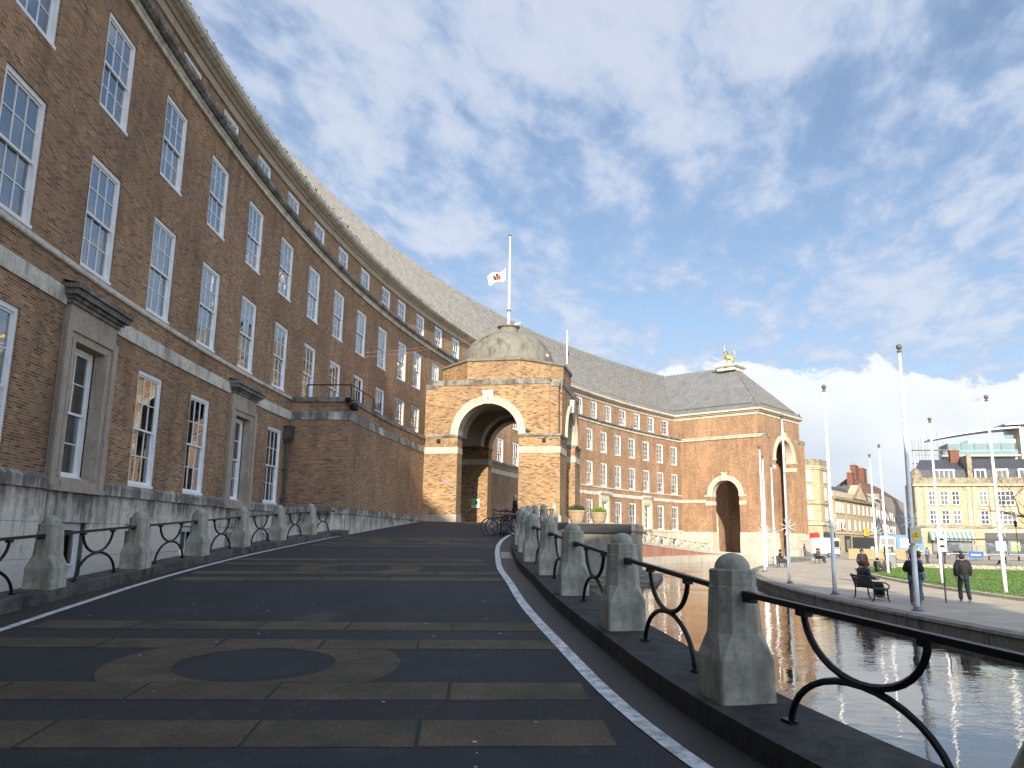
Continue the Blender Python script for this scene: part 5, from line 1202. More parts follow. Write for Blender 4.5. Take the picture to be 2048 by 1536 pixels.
def person(loc_, rot, label, pose=None, top='cloth_black', legs='cloth_navy', shoes='shoe_dark', hair='hair_dark', h=1.0, coat=.94, longhair=False, group=None, hood=False, thick=.018):
    J = dict(BASE); J.update(pose or {})
    body_e = [('pel', 'sp'), ('sp', 'ch'), ('ch', 'nk'), ('nk', 'hd'), ('hd', 'ht')]
    for s_ in 'LR':
        body_e += [('ch', 'sh'+s_), ('sh'+s_, 'el'+s_), ('el'+s_, 'wr'+s_), ('wr'+s_, 'ha'+s_), ('pel', 'hi'+s_), ('hi'+s_, 'kn'+s_), ('kn'+s_, 'an'+s_), ('an'+s_, 'to'+s_)]
        w_, hnd = Vector(J['wr'+s_]), Vector(J['ha'+s_]); d = (hnd-w_).normalized(); sd_ = Vector((0, 1, 0)) if abs(d.y) < .8 else Vector((0, 0, 1))
        sd_ = (sd_-d*sd_.dot(d)).normalized()
        for i, (off, ln) in enumerate(((-.03, .085), (-.01, .10), (.01, .095), (.03, .075))): J['f%s%d' % (s_, i)] = tuple(hnd+d*ln+sd_*off); body_e.append(('ha'+s_, 'f%s%d' % (s_, i)))
        J['f%s4' % s_] = tuple(hnd+d*.02-sd_*.065); body_e.append(('ha'+s_, 'f%s4' % s_))
    hv = Vector(J['hd']); fwd = Vector((J.get('face', (0, -1, 0)))); J['nose'] = tuple(hv+fwd*.115+Vector((0, 0, -.01))); body_e.append(('hd', 'nose'))
    J.pop('face', None)
    o = skin_obj('person', J, body_e, 'skin', None, over={'nose': (.014, .014)}); o.location = loc_; o.rotation_euler = (0, 0, rot); o.scale = (h, h, h)
    o['label'] = label; o['category'] = 'person'
    if group: o['group'] = group
    P_, S_ = Vector(J['pel']), Vector(J['sp']); J['hem'] = tuple(P_+(P_-S_).normalized()*(.95-coat+.02))
    te = [('ch', 'sp'), ('sp', 'pel'), ('pel', 'hem'), ('ch', 'col')]; J['col'] = tuple(Vector(J['nk'])-Vector((0, 0, .03)))
    for s_ in 'LR': te += [('ch', 'sh'+s_), ('sh'+s_, 'el'+s_), ('el'+s_, 'wr'+s_)]
    if hood: J['hood'] = tuple(Vector(J['nk'])+Vector((0, .085, .0))); te.append(('ch', 'hood'))
    skin_obj('jacket', J, te, top, o, thick, over={'hem': (.165, .125), 'col': (.075, .075), 'hood': (.13, .085), 'pel': (.16, .12), 'wrL': (.042, .042), 'wrR': (.042, .042)})
    le = [('pel', 'hiL'), ('pel', 'hiR')]
    for s_ in 'LR': le += [('hi'+s_, 'kn'+s_), ('kn'+s_, 'an'+s_)]
    skin_obj('trousers', J, le, legs, o, .014, over={'anL': (.06, .06), 'anR': (.06, .06), 'pel': (.14, .10)})
    for s_ in 'LR': skin_obj('shoe', J, [('an'+s_, 'to'+s_)], shoes, o, .012)
    q = MB(); q.ball((hv.x-fwd.x*.022, hv.y-fwd.y*.022, hv.z+.022), (.100, .114, .118), 12, 8)
    if longhair: q.ball((hv.x-fwd.x*.06, hv.y-fwd.y*.06, hv.z-.12), (.10, .08, .20), 10, 7)
    q.build('hair', hair, o, smooth=True)
    q = MB(); rt = Vector((-fwd.y, fwd.x, 0))
    for s_ in (-1, 1): p = hv+fwd*.088+rt*s_*.032+Vector((0, 0, .01)); q.ball(tuple(p), .011, 6, 4)
    q.build('eyes', 'hair_dark', o)
    return o
WALK = dict(knL=(.10, -.16, .52), anL=(.10, -.10, .12), toL=(.10, -.25, .06), knR=(-.10, .02, .50), anR=(-.10, .24, .14), toR=(-.10, .12, .05), elL=(.25, .12, 1.18), wrL=(.25, .10, .94), haL=(.24, .09, .85), elR=(-.25, -.04, 1.17), wrR=(-.24, -.18, .97), haR=(-.23, -.22, .89))
PHONE = dict(elL=(.26, .0, 1.18), wrL=(.14, -.24, 1.22), haL=(.10, -.30, 1.26), elR=(-.26, .0, 1.18), wrR=(-.13, -.24, 1.22), haR=(-.09, -.30, 1.26))
SIT = dict(pel=(0, .10, .56), sp=(0, .14, .76), ch=(0, .13, .96), nk=(0, .11, 1.12), hd=(0, .07, 1.24), ht=(0, .08, 1.32), shL=(.18, .12, 1.05), elL=(.25, .08, .80), wrL=(.16, -.16, .74), haL=(.12, -.24, .75), shR=(-.18, .12, 1.05), elR=(-.25, .08, .80), wrR=(-.16, -.16, .74), haR=(-.12, -.24, .75),
           hiL=(.09, .08, .55), knL=(.11, -.38, .56), anL=(.11, -.40, .12), toL=(.11, -.56, .06), hiR=(-.09, .08, .55), knR=(-.11, -.38, .56), anR=(-.11, -.40, .12), toR=(-.11, -.56, .06))
LOW = {k_: (v_[0], v_[1], max(.06, v_[2]-.33)) if k_[:2] not in ('an', 'to') else v_ for k_, v_ in SIT.items()}; LOW.update(knL=(.12, -.34, .42), knR=(-.12, -.34, .42), anL=(.12, -.5, .12), anR=(-.12, -.5, .12), toL=(.12, -.66, .06), toR=(-.12, -.66, .06))
def face(dx, dy):   # rotation so that local -y points along (dx, dy) of the photographer's axes
    d = cw(dx, dy)-cw(0, 0); return atan2(d.y, d.x)+pi/2
def gnd(x_, y_, z=0.0): return tuple(cw(x_, y_, z))
person(gnd(15.70, 28.4), face(.25, 1), 'person walking away in a black hooded puffer jacket and dark trousers', WALK, 'cloth_black', 'cloth_slate', 'shoe_white', h=.97, hood=True, thick=.05, coat=.80)
person(gnd(13.35, 27.1), face(.5, .8), 'person in a loose black top and dark jeans behind the nearest flagpole', PHONE, 'cloth_black', 'cloth_slate', 'shoe_dark', hair='hair_brown', h=.97, thick=.06, coat=.84)
person(gnd(14.15, 28.35), face(-.4, .4), 'person in pale blue jeans and denim jacket talking beside the flagpole', PHONE, 'cloth_jeans', 'cloth_jeans', 'shoe_white', hair='hair_brown', h=.99)
person(gnd(18.15, 42.1), face(-.3, -1), 'person striding towards the ramp in a black shirt and grey trousers', WALK, 'cloth_black', 'cloth_brown', 'shoe_white', h=.96)
b0, r0 = bn[0]
def onb(b, r, dx): return (b.x+dx*cos(r), b.y+dx*sin(r), 0)
person(onb(b0, r0, .05), r0, 'person with long red hair seated on the bench by the nearest flagpole', SIT, 'cloth_navy', 'cloth_black', 'shoe_white', hair='hair_red', longhair=True)
person(onb(b0, r0, .55), r0, 'person in a dark brown coat seated beside the red haired one', SIT, 'cloth_brown', 'cloth_black', 'shoe_dark', hair='hair_brown')
b1, r1 = bn[1]; person(onb(b1, r1, .2), r1, 'person reading alone on the bench by the pond, dressed in black', SIT, 'cloth_black', 'cloth_slate', 'shoe_dark')
b2, r2 = bn[2]
person(onb(b2, r2, -.4), r2, 'person in a plum jacket on the bench near the catering trailer', SIT, 'cloth_brown', 'cloth_black'); person(onb(b2, r2, .35), r2, 'person in navy on the bench near the catering trailer', SIT, 'cloth_navy', 'cloth_navy', hair='hair_brown')
person(gnd(24.6, 54.6), face(1, .5), 'person in an olive coat sitting low on the lawn kerb', LOW, 'cloth_olive', 'cloth_slate', hair='hair_dark', thick=.04)
person(gnd(26.1, 56.6), face(-.3, -1), 'person with dark hair crouched on the lawn kerb facing the pond', LOW, 'cloth_brown', 'cloth_black', hair='hair_dark')
person((*cw(.22, 36.0).xy, 2.25), face(-1, .1), 'bald headed person in a black coat walking behind the bicycles', WALK, 'cloth_black', 'cloth_black', hair='skin', h=.92)
random.seed(71)
far_p = [(39.6, 77.5, 'cloth_jeans', 'cloth_slate', 'person in a denim jacket standing left of the pair facing the lawn'), (40.9, 77.0, 'cloth_navy', 'cloth_slate', 'person in a long navy coat standing right of the pair facing the lawn'),
         (41.6, 90.5, 'cloth_black', 'cloth_navy', 'person in black standing by the wooden fence end'), (42.9, 91.5, 'cloth_slate', 'cloth_black', 'person in slate grey among the group by the fence end'), (43.9, 89.5, 'cloth_brown', 'cloth_black', 'person in brown among the group by the fence end'), (45.3, 92.5, 'cloth_red', 'cloth_black', 'person in dark red among the group by the fence end'),
         (37.2, 103, 'cloth_black', 'cloth_black', 'person in black standing by the metal barriers'), (43.5, 108, 'cloth_red', 'cloth_slate', 'person in a red scarf walking past the shop doorway'), (48.0, 108, 'cloth_pale', 'cloth_navy', 'person in a pale top walking behind the wooden fence'),
         (56.0, 112, 'cloth_pale', 'cloth_slate', 'person in a pale shirt standing below the striped awning'), (61, 104, 'cloth_brown', 'cloth_black', 'person in brown standing near the blue banner')]
for x_, y_, t_, l_, lb in far_p: person(gnd(x_, y_), random.uniform(0, 6.28), lb, WALK if random.random() < .4 else None, t_, l_, h=random.uniform(.92, 1.0), hair=random.choice(('hair_dark', 'hair_brown')))
person(gnd(49.5, 82), face(-1, 0), 'person in a black coat and lime cap sitting at the far lawn edge', LOW, 'cloth_black', 'cloth_black', hair='cloth_green')
for i, (x_, y_) in enumerate(((57.0, 108.0), (58.2, 108.6), (59.6, 108.2))):
    e = empty('cafe_chair', gnd(x_, y_+.1), face(-1, .1), label=('black pavement chair under the first cafe guest', 'black pavement chair under the cafe guest in pale trousers', 'black pavement chair under the third cafe guest')[i], cat='chair')
    q = MB(); q.box(-.22, .22, -.22, .22, .42, .45); q.build('seat', 'shop_dark', e)
    q = MB(); q.box(-.22, .22, .30, .33, .45, .9); q.build('backrest', 'shop_dark', e)
    for a in (-.2, .2):
        for b_ in (-.2, .2): q = MB(); q.tube([(a, b_, 0), (a, b_, .42)], .015, 6); q.build('leg', 'shop_dark', e)
    person(gnd(x_, y_), face(-1, .1), ('person in black seated first along the cafe front', 'person in pale trousers seated along the cafe front', 'person in navy seated third along the cafe front')[i], SIT, ('cloth_black', 'cloth_slate', 'cloth_navy')[i], ('cloth_black', 'cloth_pale', 'cloth_slate')[i])
# ------------------------------------------------------------------ the street beyond the green
def frame_at(P0, P1):
    a, b_ = cw(*P0), cw(*P1); d = b_-a; return a, atan2(d.y, d.x), d.length
WC = {}
def far_window(parent, x_, z, w_, h_, cols=2, rows=2, sill=True, y_=0.0, surround=None):
    """sash window on a distant facade: frame and bars, pane, sill"""
    key = (round(w_, 2), round(h_, 2), cols, rows)
    if key not in WC:
        f = MB(); t_ = .09
        f.box(-w_/2, -w_/2+t_, -.05, .02, 0, h_); f.box(w_/2-t_, w_/2, -.05, .02, 0, h_); f.box(-w_/2+t_, w_/2-t_, -.05, .02, 0, t_); f.box(-w_/2+t_, w_/2-t_, -.05, .02, h_-t_, h_)
        for i in range(1, cols): xx = -w_/2+w_*i/cols; f.box(xx-.035, xx+.035, -.045, .01, t_, h_-t_)
        for j in range(1, rows): z_ = h_*j/rows; f.box(-w_/2+t_, w_/2-t_, -.043, .01, z_-.035, z_+.035)
        g = MB(); g.box(-w_/2+t_*.5, w_/2-t_*.5, -.02, .0, t_*.5, h_-t_*.5)
        s_ = MB(); s_.box(-w_/2-.12, w_/2+.12, -.16, .0, -.14, -.02)
        WC[key] = (f.mesh('window', 'white_paint'), g.mesh('pane', 'shop_glass'), s_.mesh('sill', 'parapet_stone'))
    f, g, s_ = WC[key]; o = put(f, 'window', parent, loc=(x_, y_-.012, z)); put(g, 'pane', o)
    if sill: put(s_, 'sill', o)
    return o
m, t, b = newmat('shop_glass'); b.inputs['Base Color'].default_value = (.03, .035, .04, 1); b.inputs['Roughness'].default_value = .06; b.inputs['Specular IOR Level'].default_value = .7
oi = t.nodes.new('ShaderNodeObjectInfo'); t.links.new(ramp(t, oi.outputs['Random'], [(.0, (.02, .024, .028)), (.5, (.05, .055, .06)), (.8, (.11, .11, .105)), (1, (.20, .20, .19))]), b.inputs['Base Color'])
def house(name, label, P0, P1, H, D, mat, base=0.0):
    a, r_, L_ = frame_at(P0, P1); e = empty(name, (a.x, a.y, base), r_, label=label, cat='building')
    q = MB(); q.box(0, L_, 0, D, -.5, H); q.build('wall', mat, e); return e, L_
def hbox(e, nm, mat, *b_): q = MB(); q.box(*b_); return q.build(nm, mat, e)
def chimney(e, x_, y_, w_, d_, z0, z1, n, mat='red_chimney'):
    q = MB(); q.box(x_, x_+w_, y_, y_+d_, z0, z1); q.box(x_-.08, x_+w_+.08, y_-.08, y_+d_+.08, z1, z1+.18); c = q.build('chimney', mat, e)
    for i in range(n): q = MB(); q.lathe([(.14, 0), (.12, .1), (.11, .55), (.14, .6)], (x_+w_*(i+.5)/n, y_+d_/2, z1+.18), 10); q.build('chimney_pot', 'chimney_pot', c)
    return c
# corner building with a splayed right side
e, L_ = house('corner_building', 'tall honey stone corner building with splayed side beside the far pavilion', (46.5, 139), (54.2, 141), 15.6, 12, 'bath_stone')
a, r_, L2 = frame_at((54.2, 141), (58.0, 146.0)); ang = r_-e.rotation_euler[2]
sp = empty('x'); bpy.data.objects.remove(sp)
M3 = Matrix.Translation((L_, 0, 0)) @ Matrix.Rotation(ang, 4, 'Z'); tfs = lambda p: tuple(M3 @ Vector(p))
q = MB(tfs); q.box(0, L2, 0, 8, -.5, 15.6); q.build('wall', 'bath_stone', e)
for tf_, l_ in ((ident, L_), (tfs, L2)):
    q = MB(tf_); q.box(-.15, l_+.1, -.35, .3, 14.7, 15.0); q.box(-.05, l_+.05, -.2, .3, 14.4, 14.7); q.build('cornice', 'bath_stone_pale', e)
    q = MB(tf_); q.box(-.1, l_+.05, -.12, .4, 15.0, 16.2); q.build('parapet', 'parapet_stone', e)
    q = MB(tf_); q.box(-.1, l_+.06, -.30, .2, 4.75, 5.25); q.build('string_course', 'bath_stone_pale', e)
    q = MB(tf_); q.box(-.1, l_+.06, -.16, .2, 8.3, 8.5); q.build('string_course', 'parapet_stone', e)
for z, h_ in ((12.2, 1.95), (9.1, 2.15), (5.6, 2.2)):
    far_window(e, L_-2.3, z, 1.15, h_); far_window(e, L_-5.3, z, 1.15, h_)
    hbox(e, 'surround', 'bath_stone_pale', L_-3.1, L_-1.5, -.035, .0, z-.3, z+h_+.25)
    w_ = far_window(e, 0, z, 1.05, h_); p = M3 @ Vector((L2*.5, -.012, z)); w_.location = p; w_.rotation_euler = (0, 0, ang)
for i in range(9): hbox(e, 'quoin', 'bath_stone_pale', L_-.55-(i % 2)*.15, L_+.02, -.06, .1, .1+i*.5, .52+i*.5)
dr = hbox(e, 'door', 'sign_red', L_-2.6, L_-1.3, -.05, .05, 0, 3.4); hbox(dr, 'door_panel', 'shop_dark', L_-2.4, L_-1.5, -.07, -.05, .2, 2.3)
q = MB(); q.rings([[(L_-1.6+.62*cos(2*pi*i/20), d_, 2.9+.62*sin(2*pi*i/20)) for i in range(20)] for d_ in (-.6, -.45)]); q.build('round_sign', 'sign_red', e)
hbox(e, 'shop_window', 'shop_glass', L_+.4, L_+2.6, -.06+.2, .1, .6, 3.6)
# terrace receding up the street
e, L_ = house('stone_terrace', 'honey stone terrace with a pediment receding up the street', (59.6, 149), (79.5, 176), 10.3, 12, 'bath_stone')
hbox(e, 'cornice', 'parapet_stone', -.1, L_+.1, -.45, .1, 9.75, 10.15); hbox(e, 'parapet', 'bath_stone_pale', 0, L_, -.05, .4, 10.3, 11.3); hbox(e, 'string_course', 'bath_stone_pale', 0, L_, -.2, .1, 3.4, 3.75)
for i, x_ in enumerate((2.0, 4.2, 6.4, 10.5, 15.0, 18.6, 22.2, 25.6, 29.2)):
    far_window(e, x_, 7.3, 1.1, 1.9); far_window(e, x_, 4.1, 1.1, 2.0)
q = MB(); q.rings([[(14.5, d_, 10.4), (24.5, d_, 10.4), (19.5, d_, 13.4)] for d_ in (-.35, 1.5)]); pd = q.build('pediment', 'bath_stone_pale', e)
q = MB(); q.bar((14.1, -.4, 10.5), (19.5, -.4, 13.6), .3, .25, (0, 1, 0)); q.bar((19.5, -.4, 13.6), (24.9, -.4, 10.5), .3, .25, (0, 1, 0)); q.build('raking_cornice', 'parapet_stone', pd)
q = MB(); q.rings([[(x_, 1.0, 10.6), (x_, 6.5, 13.6), (x_, 12, 10.6)] for x_ in (0, L_)]); q.build('roof', 'slate', e)
for x_, y_, w_, n, z1 in ((1.5, 5, 3.4, 3, 13.9), (9.5, 5, 2.2, 4, 15.4), (14.5, 6, 5.0, 2, 16.2)): chimney(e, x_, y_, w_, 1.2, 11, z1, n)
for i in range(12): hbox(e, 'quoin', 'bath_stone_pale', -.03, .5+(i % 2)*.2, -.06, .1, 3.9+i*.48, 4.3+i*.48)
for i in range(12): hbox(e, 'quoin', 'bath_stone_pale', 8.3-(i % 2)*.2, 8.8, -.06, .1, 3.9+i*.48, 4.3+i*.48)
hbox(e, 'shopfront', 'shop_dark', 6.2, 10.4, -.12, .0, .1, 3.1); hbox(e, 'shop_window', 'shop_glass', 7.0, 9.6, -.14, -.12, .5, 2.4); hbox(e, 'shopfront', 'shop_dark', 12, 30, -.10, .0, .2, 2.9)
q = MB(); q.box(3.3, 5.2, -.5, -.44, 4.3, 5.9); bnr = q.build('banner', 'sign_white', e); q = MB(); q.face([(4.0, -.505, 4.5), (5.1, -.505, 4.5), (5.1, -.505, 5.7)]); q.build('red_corner', 'sign_red', bnr)
hbox(e, 'yellow_board', 'sign_yellow', 21.0, 24.5, -.3, -.2, 3.2, 4.7)
# paler houses further up
e, L_ = house('pale_house', 'narrow white rendered house beyond the stone terrace', (79.6, 176.2), (85.0, 186), 11.5, 12, 'render_white')
for x_ in (2.5, 5.6, 8.6): far_window(e, x_, 7.0, 1.1, 2.0); far_window(e, x_, 3.9, 1.1, 2.0)
hbox(e, 'cornice', 'render_white', -.1, L_+.1, -.4, .1, 11.2, 11.6); q = MB(); q.rings([[(x_, .4, 11.5), (x_, 6, 14.5), (x_, 11.6, 11.5)] for x_ in (0, L_)]); q.build('roof', 'slate', e); chimney(e, 7.0, 5, 4.2, 1.2, 12, 17.5, 4)
e, L_ = house('grey_house', 'grey rendered house with red chimneys at the top of the street', (85.2, 186.4), (111, 228), 13.0, 12, 'render_grey')
for x_ in (3, 6, 9, 13, 17, 21, 25): far_window(e, x_, 7.2, 1.1, 2.0); far_window(e, x_, 4.0, 1.1, 2.0)
q = MB(); q.rings([[(x_, .2, 13.0), (x_, 6, 17.2), (x_, 11.8, 13.0)] for x_ in (0, L_)]); q.build('roof', 'roof_tile', e); chimney(e, 2.0, 5, 4.6, 1.2, 14.0, 19.8, 5); chimney(e, 14, 5, 5.2, 1.2, 14, 20.0, 5)
# long stone block with shops
e, L_ = house('shop_block', 'long honey stone block with shops, mansard roof and dormers across the green', (75.2, 150), (111.0, 139.5), 13.0, 9, 'bath_stone')
hbox(e, 'cornice', 'bath_stone_pale', -.3, L_+.2, -.55, .1, 12.35, 12.75); hbox(e, 'parapet', 'parapet_stone', -.1, L_, -.15, .4, 12.75, 13.9); hbox(e, 'string_course', 'parapet_stone', -.2, L_, -.30, .1, 4.75, 5.15); hbox(e, 'shop_fascia', 'bath_stone_pale', -.1, L_, -.12, .05, 4.0, 4.75)
cols_ = [(2.9, 1.3, 2), (4.9, 1.3, 2), (6.8, 1.3, 2), (11.3, 1.35, 2), (14.9, 2.9, 4), (18.4, 1.35, 2), (22.5, 1.35, 2), (26.0, 2.9, 4), (29.6, 1.35, 2), (33.5, 1.35, 2)]
for x_, w_, c_ in cols_:
    far_window(e, x_, 8.9, w_, 2.6, c_, 3); far_window(e, x_, 5.45, w_, 2.5, c_, 3); hbox(e, 'spandrel', 'bath_stone_pale', x_-w_/2-.2, x_+w_/2+.2, -.05, .02, 8.05, 8.55)
for x_ in (.5, 1.9, 9.0, 9.9, 12.6, 20.0, 21.0, 24.0, 31.2): hbox(e, 'pilaster', 'bath_stone_pale', x_-.35, x_+.35, -.16, .05, 5.15, 12.3)
q = MB(); q.rings([[(-.0+i_, .3, 13.0), (.6+i_, 1.5, 15.5), (2.6+i_*.8, 6.5, 17.8), (2.6+i_*.8, 6.8, 17.8), (.6+i_, 8.9, 13.0)] for i_ in (0, L_)]); q.build('roof', 'slate', e)
q = MB(); q.lathe([(1.1, 12.75), (1.2, 13.6), (1.0, 14.2), (.9, 15.0), (.5, 15.5), (.1, 15.8)], (.6, .9, 0), 12); q.build('corner_turret', 'parapet_stone', e)
q = MB(); q.tube([(.6, .9, 15.8), (.6, .9, 18.6)], .06, 6); q.build('turret_pole', 'pole_white', e)
for x_, w_, c_ in ((5.3, 3.2, 4), (11.3, 1.6, 2), (14.8, 1.8, 2), (18.4, 1.6, 2), (23, 1.6, 2), (27, 1.6, 2)):
    d_ = hbox(e, 'dormer', 'white_paint', x_-w_/2-.15, x_+w_/2+.15, .45, 2.2, 13.6, 15.5); w2 = far_window(e, x_, 13.75, w_, 1.6, c_, 1, False, .45)
hbox(e, 'party_wall', 'parapet_stone', 9.2, 10.0, .2, 9, 13, 18.1); chimney(e, 7.6, 5, 1.6, 1.4, 17, 19.3, 2); chimney(e, 20.5, 5, 2.0, 1.2, 17, 18.6, 3, 'parapet_stone')
q = MB(); q.tube([(8.0, -.15, 12.3), (8.3, -.15, 11.8), (8.9, -.15, 11.7), (9.0, -.15, 10.6), (9.5, -.15, 10.4), (9.5, -.15, 0)], .06, 6); q.build('drainpipe', 'bath_stone_pale', e)
for i, (x0, x1) in enumerate(((2.2, 8.9), (11.0, 19.8), (21.4, 30.5))):
    s_ = hbox(e, 'shopfront', 'shop_dark', x0, x1, -.10, .02, 0, 4.0)
    n = int((x1-x0)/1.7)
    for j in range(n): hbox(s_, 'shop_window', 'shop_glass', x0+.15+(x1-x0-.3)*j/n+.06, x0+.15+(x1-x0-.3)*(j+1)/n-.06, -.125, -.10, .5, 2.7)
    if i == 1:
        hbox(s_, 'poster', 'sign_white', 12.6, 14.2, -.14, -.125, .8, 2.5); hbox(s_, 'poster', 'sign_green', 15.0, 16.4, -.14, -.125, .8, 2.4); hbox(s_, 'poster', 'sign_white', 17.9, 18.9, -.14, -.125, .8, 2.5)
# striped awning, each stripe a strip of cloth
a, r_, _ = frame_at((75.2, 150), (111.0, 139.5)); aw = empty('striped_awning', (a.x, a.y, 0), r_, label='green and cream striped awning over the cafe front', cat='awning')
for i in range(20):
    x0, x1 = 1.8+7.3*i/20, 1.8+7.3*(i+1)/20; q = MB()
    q.rings([[(x0, -.1, 4.15), (x1, -.1, 4.15), (x1, -.1, 4.10), (x0, -.1, 4.10)], [(x0, -1.7, 2.85), (x1, -1.7, 2.85), (x1, -1.7, 2.80), (x0, -1.7, 2.80)]]); q.box(x0, x1, -1.72, -1.69, 2.55, 2.84); q.build('stripe', 'awning_green' if i % 2 == 0 else 'awning_cream', aw)
# rooftop pavilion with curved roof and glazing
e, L_ = house('glass_penthouse', 'modern cream rooftop storey with green glazing and grey wing roof', (101, 176), (124, 170), 24.6, 12, 'render_white', 0)
for i in range(5): hbox(e, 'glazing', 'green_glass', -4.6+i*2.6, -2.1+i*2.6, -2.05, -2.0, 21.6, 24.2+i*.26)
hbox(e, 'glazed_room', 'shop_dark', -4.6, 9.0, -1.0, 6, 20.6, 23.6); hbox(e, 'balcony_rail', 'green_glass', -6, 8.6, -3.1, -3.05, 20.9, 22.0); hbox(e, 'balcony_floor', 'render_white', -6.2, 9, -3.2, 0, 20.6, 20.9)
q = MB(); q.rings([[(-8.0+17.5*u_, y_, 24.3+2.3*(1-(1-u_)**1.6)+z_) for (y_, z_) in ((-3.2, 0), (-3.2, .35), (4, .45), (4, .1))] for u_ in [i/12 for i in range(13)]]); q.build('wing_roof', 'steel', e)
hbox(e, 'upper_storey', 'render_white', 9.6, 24, -2.0, 8, 20, 27.6); q = MB(); q.rings([[(6.5+19*u_, y_, 27.2+1.1*u_+z_) for (y_, z_) in ((-3.4, 0), (-3.4, .4), (5, .5), (5, .1))] for u_ in (0, .5, 1)]); q.build('upper_roof', 'steel', e)
# scaffold
a, r_, L_ = frame_at((83.5, 165), (91.5, 164)); sc_ = empty('scaffold', (a.x, a.y, 0), r_, label='grey tube scaffold standing above the slate roofs', cat='scaffold')
random.seed(81)
for i in range(7):
    for y_ in (0, 1.4): q = MB(); q.tube([(i*1.25, y_, 15), (i*1.25, y_, random.uniform(21.5, 25.2))], .035, 5); q.build('upright', 'steel', sc_)
for z in (18.2, 19.9, 20.9):
    for y_ in (0, 1.4): q = MB(); q.tube([(-.3, y_, z), (7.8, y_, z)], .035, 5); q.build('ledger', 'steel', sc_)
for z in (18.1, 20.8): q = MB(); q.box(-.3, 7.8, 0, 1.4, z, z+.06); q.build('deck', 'fence_wood', sc_)
for i in range(3): q = MB(); q.tube([(i*2.5, 0, 16), (i*2.5+2.4, 0, 20.9)], .03, 5); q.build('brace', 'steel', sc_)
# catering trailer
tr = empty('catering_trailer', gnd(40.6, 105), heading-pi/2+.35, label='white catering trailer with serving hatch parked beside the far pavilion', cat='trailer')
q = MB(); q.rings([[(-1.5+.06*k_, y_, z_) for (y_, z_) in ((-.9, .45), (.9, .45), (.9, 2.3), (.75, 2.45), (-.75, 2.45), (-.9, 2.3))] for k_ in (0, 50)]); q.build('body', 'van_white', tr)
hbox(tr, 'hatch', 'shop_dark', .55, 1.45, -.93, -.9, 1.3, 2.1); hbox(tr, 'counter', 'steel', .5, 1.5, -1.15, -.9, 1.2, 1.26); hbox(tr, 'skirt', 'shop_dark', -1.4, 1.4, -.85, .85, .3, .45); hbox(tr, 'panel_line', 'steel', -.5, -.47, -.906, -.9, .5, 2.25)
for x_ in (-.2, .35):
    q = MB(); q.lathe([(.05, -.1), (.27, -.1), (.3, -.06), (.3, .06), (.27, .1), (.05, .1)], n=16); q.v = [(x+x_, z-.9, y+.3) for x, y, z in q.v]; w_ = q.build('wheel', 'tyre', tr); q = MB(); q.lathe([(.02, 0), (.16, 0), (.16, .02), (.02, .03)], n=12); q.v = [(x+x_, -1.0-z, y+.3) for x, y, z in q.v]; q.build('hub', 'chrome', w_)
# lorry
lr_ = empty('lorry', gnd(61.5, 131), heading-pi/2-.15, label='blue and white lorry seen front on beyond the fence', cat='lorry')
q = MB(); q.rings([[(x_, y_, z_) for x_, z_ in ((-2.3, .6), (.2, .6), (.2, 2.9), (-2.1, 2.9))] for y_ in (-1.0, 1.0)]); q.build('cab', 'van_white', lr_)
hbox(lr_, 'windscreen', 'shop_glass', -2.0, .0, -1.03, -1.0, 1.6, 2.6); hbox(lr_, 'grille', 'shop_dark', -1.9, -.1, -1.04, -1.0, .75, 1.3); hbox(lr_, 'load_body', 'lorry_blue', .3, 4.4, -1.0, 1.2, .8, 3.0); hbox(lr_, 'side_panel', 'sign_white', .9, 2.2, -1.03, -1.0, 1.2, 2.6); hbox(lr_, 'roof_bar', 'lorry_blue', -2.2, 4.4, -.9, 1.1, 3.0, 3.2); hbox(lr_, 'chassis', 'shop_dark', -2.2, 4.3, -.8, .9, .45, .6)
for x_ in (-1.4, 1.2, 3.4): q = MB(); q.lathe([(.05, -.14), (.42, -.14), (.46, -.08), (.46, .08), (.42, .14), (.05, .14)], n=18); q.v = [(x+x_, z-.95, y+.46) for x, y, z in q.v]; q.build('wheel', 'tyre', lr_)
for s_ in (-1.8, -.2): hbox(lr_, 'headlight', 'chrome', s_-.18, s_+.18, -1.06, -1.03, .95, 1.15)
# fence of upright boards, steel barriers, bin, litter
a, r_, L_ = frame_at((39.4, 95), (47.0, 97)); fe = empty('board_fence', (a.x, a.y, 0), r_, label='temporary fence of pale upright boards at the far edge of the green', cat='fence')
for i in range(40): hbox(fe, 'board', 'fence_wood', L_*i/40+.01, L_*(i+1)/40-.02, -.02+.01*(i % 3), .02+.01*(i % 3), .05, 1.22+.03*random.random())
for z in (.3, 1.0): hbox(fe, 'rail', 'fence_wood', 0, L_, .05, .09, z, z+.08)
for k_ in range(3):
    v = cw(34.0+k_*2.35, 98.0+k_*.3); br_ = empty('crowd_barrier', v, heading-pi/2+.12, label=('steel crowd barrier nearest the catering trailer', 'middle steel crowd barrier between trailer and board fence', 'steel crowd barrier nearest the board fence')[k_], cat='barrier', group='steel barriers')
    q = MB(); q.tube([(-1.1, 0, .15), (-1.1, 0, 1.1), (1.1, 0, 1.1), (1.1, 0, .15), (-1.1, 0, .15)], .022, 6); q.build('frame', 'steel', br_)
    for i in range(1, 16): q = MB(); q.tube([(-1.1+2.2*i/16, 0, .15), (-1.1+2.2*i/16, 0, 1.1)], .009, 4); q.build('bar', 'steel', br_)
    for x_ in (-.8, .8): q = MB(); q.tube([(x_, -.3, 0), (x_, 0, .15), (x_, .3, 0)], .018, 5); q.build('foot', 'steel', br_)
lb_ = empty('litter_bin', gnd(29.4, 63.0), 0, label='dark grey litter bin standing at the corner of the lawn', cat='bin')
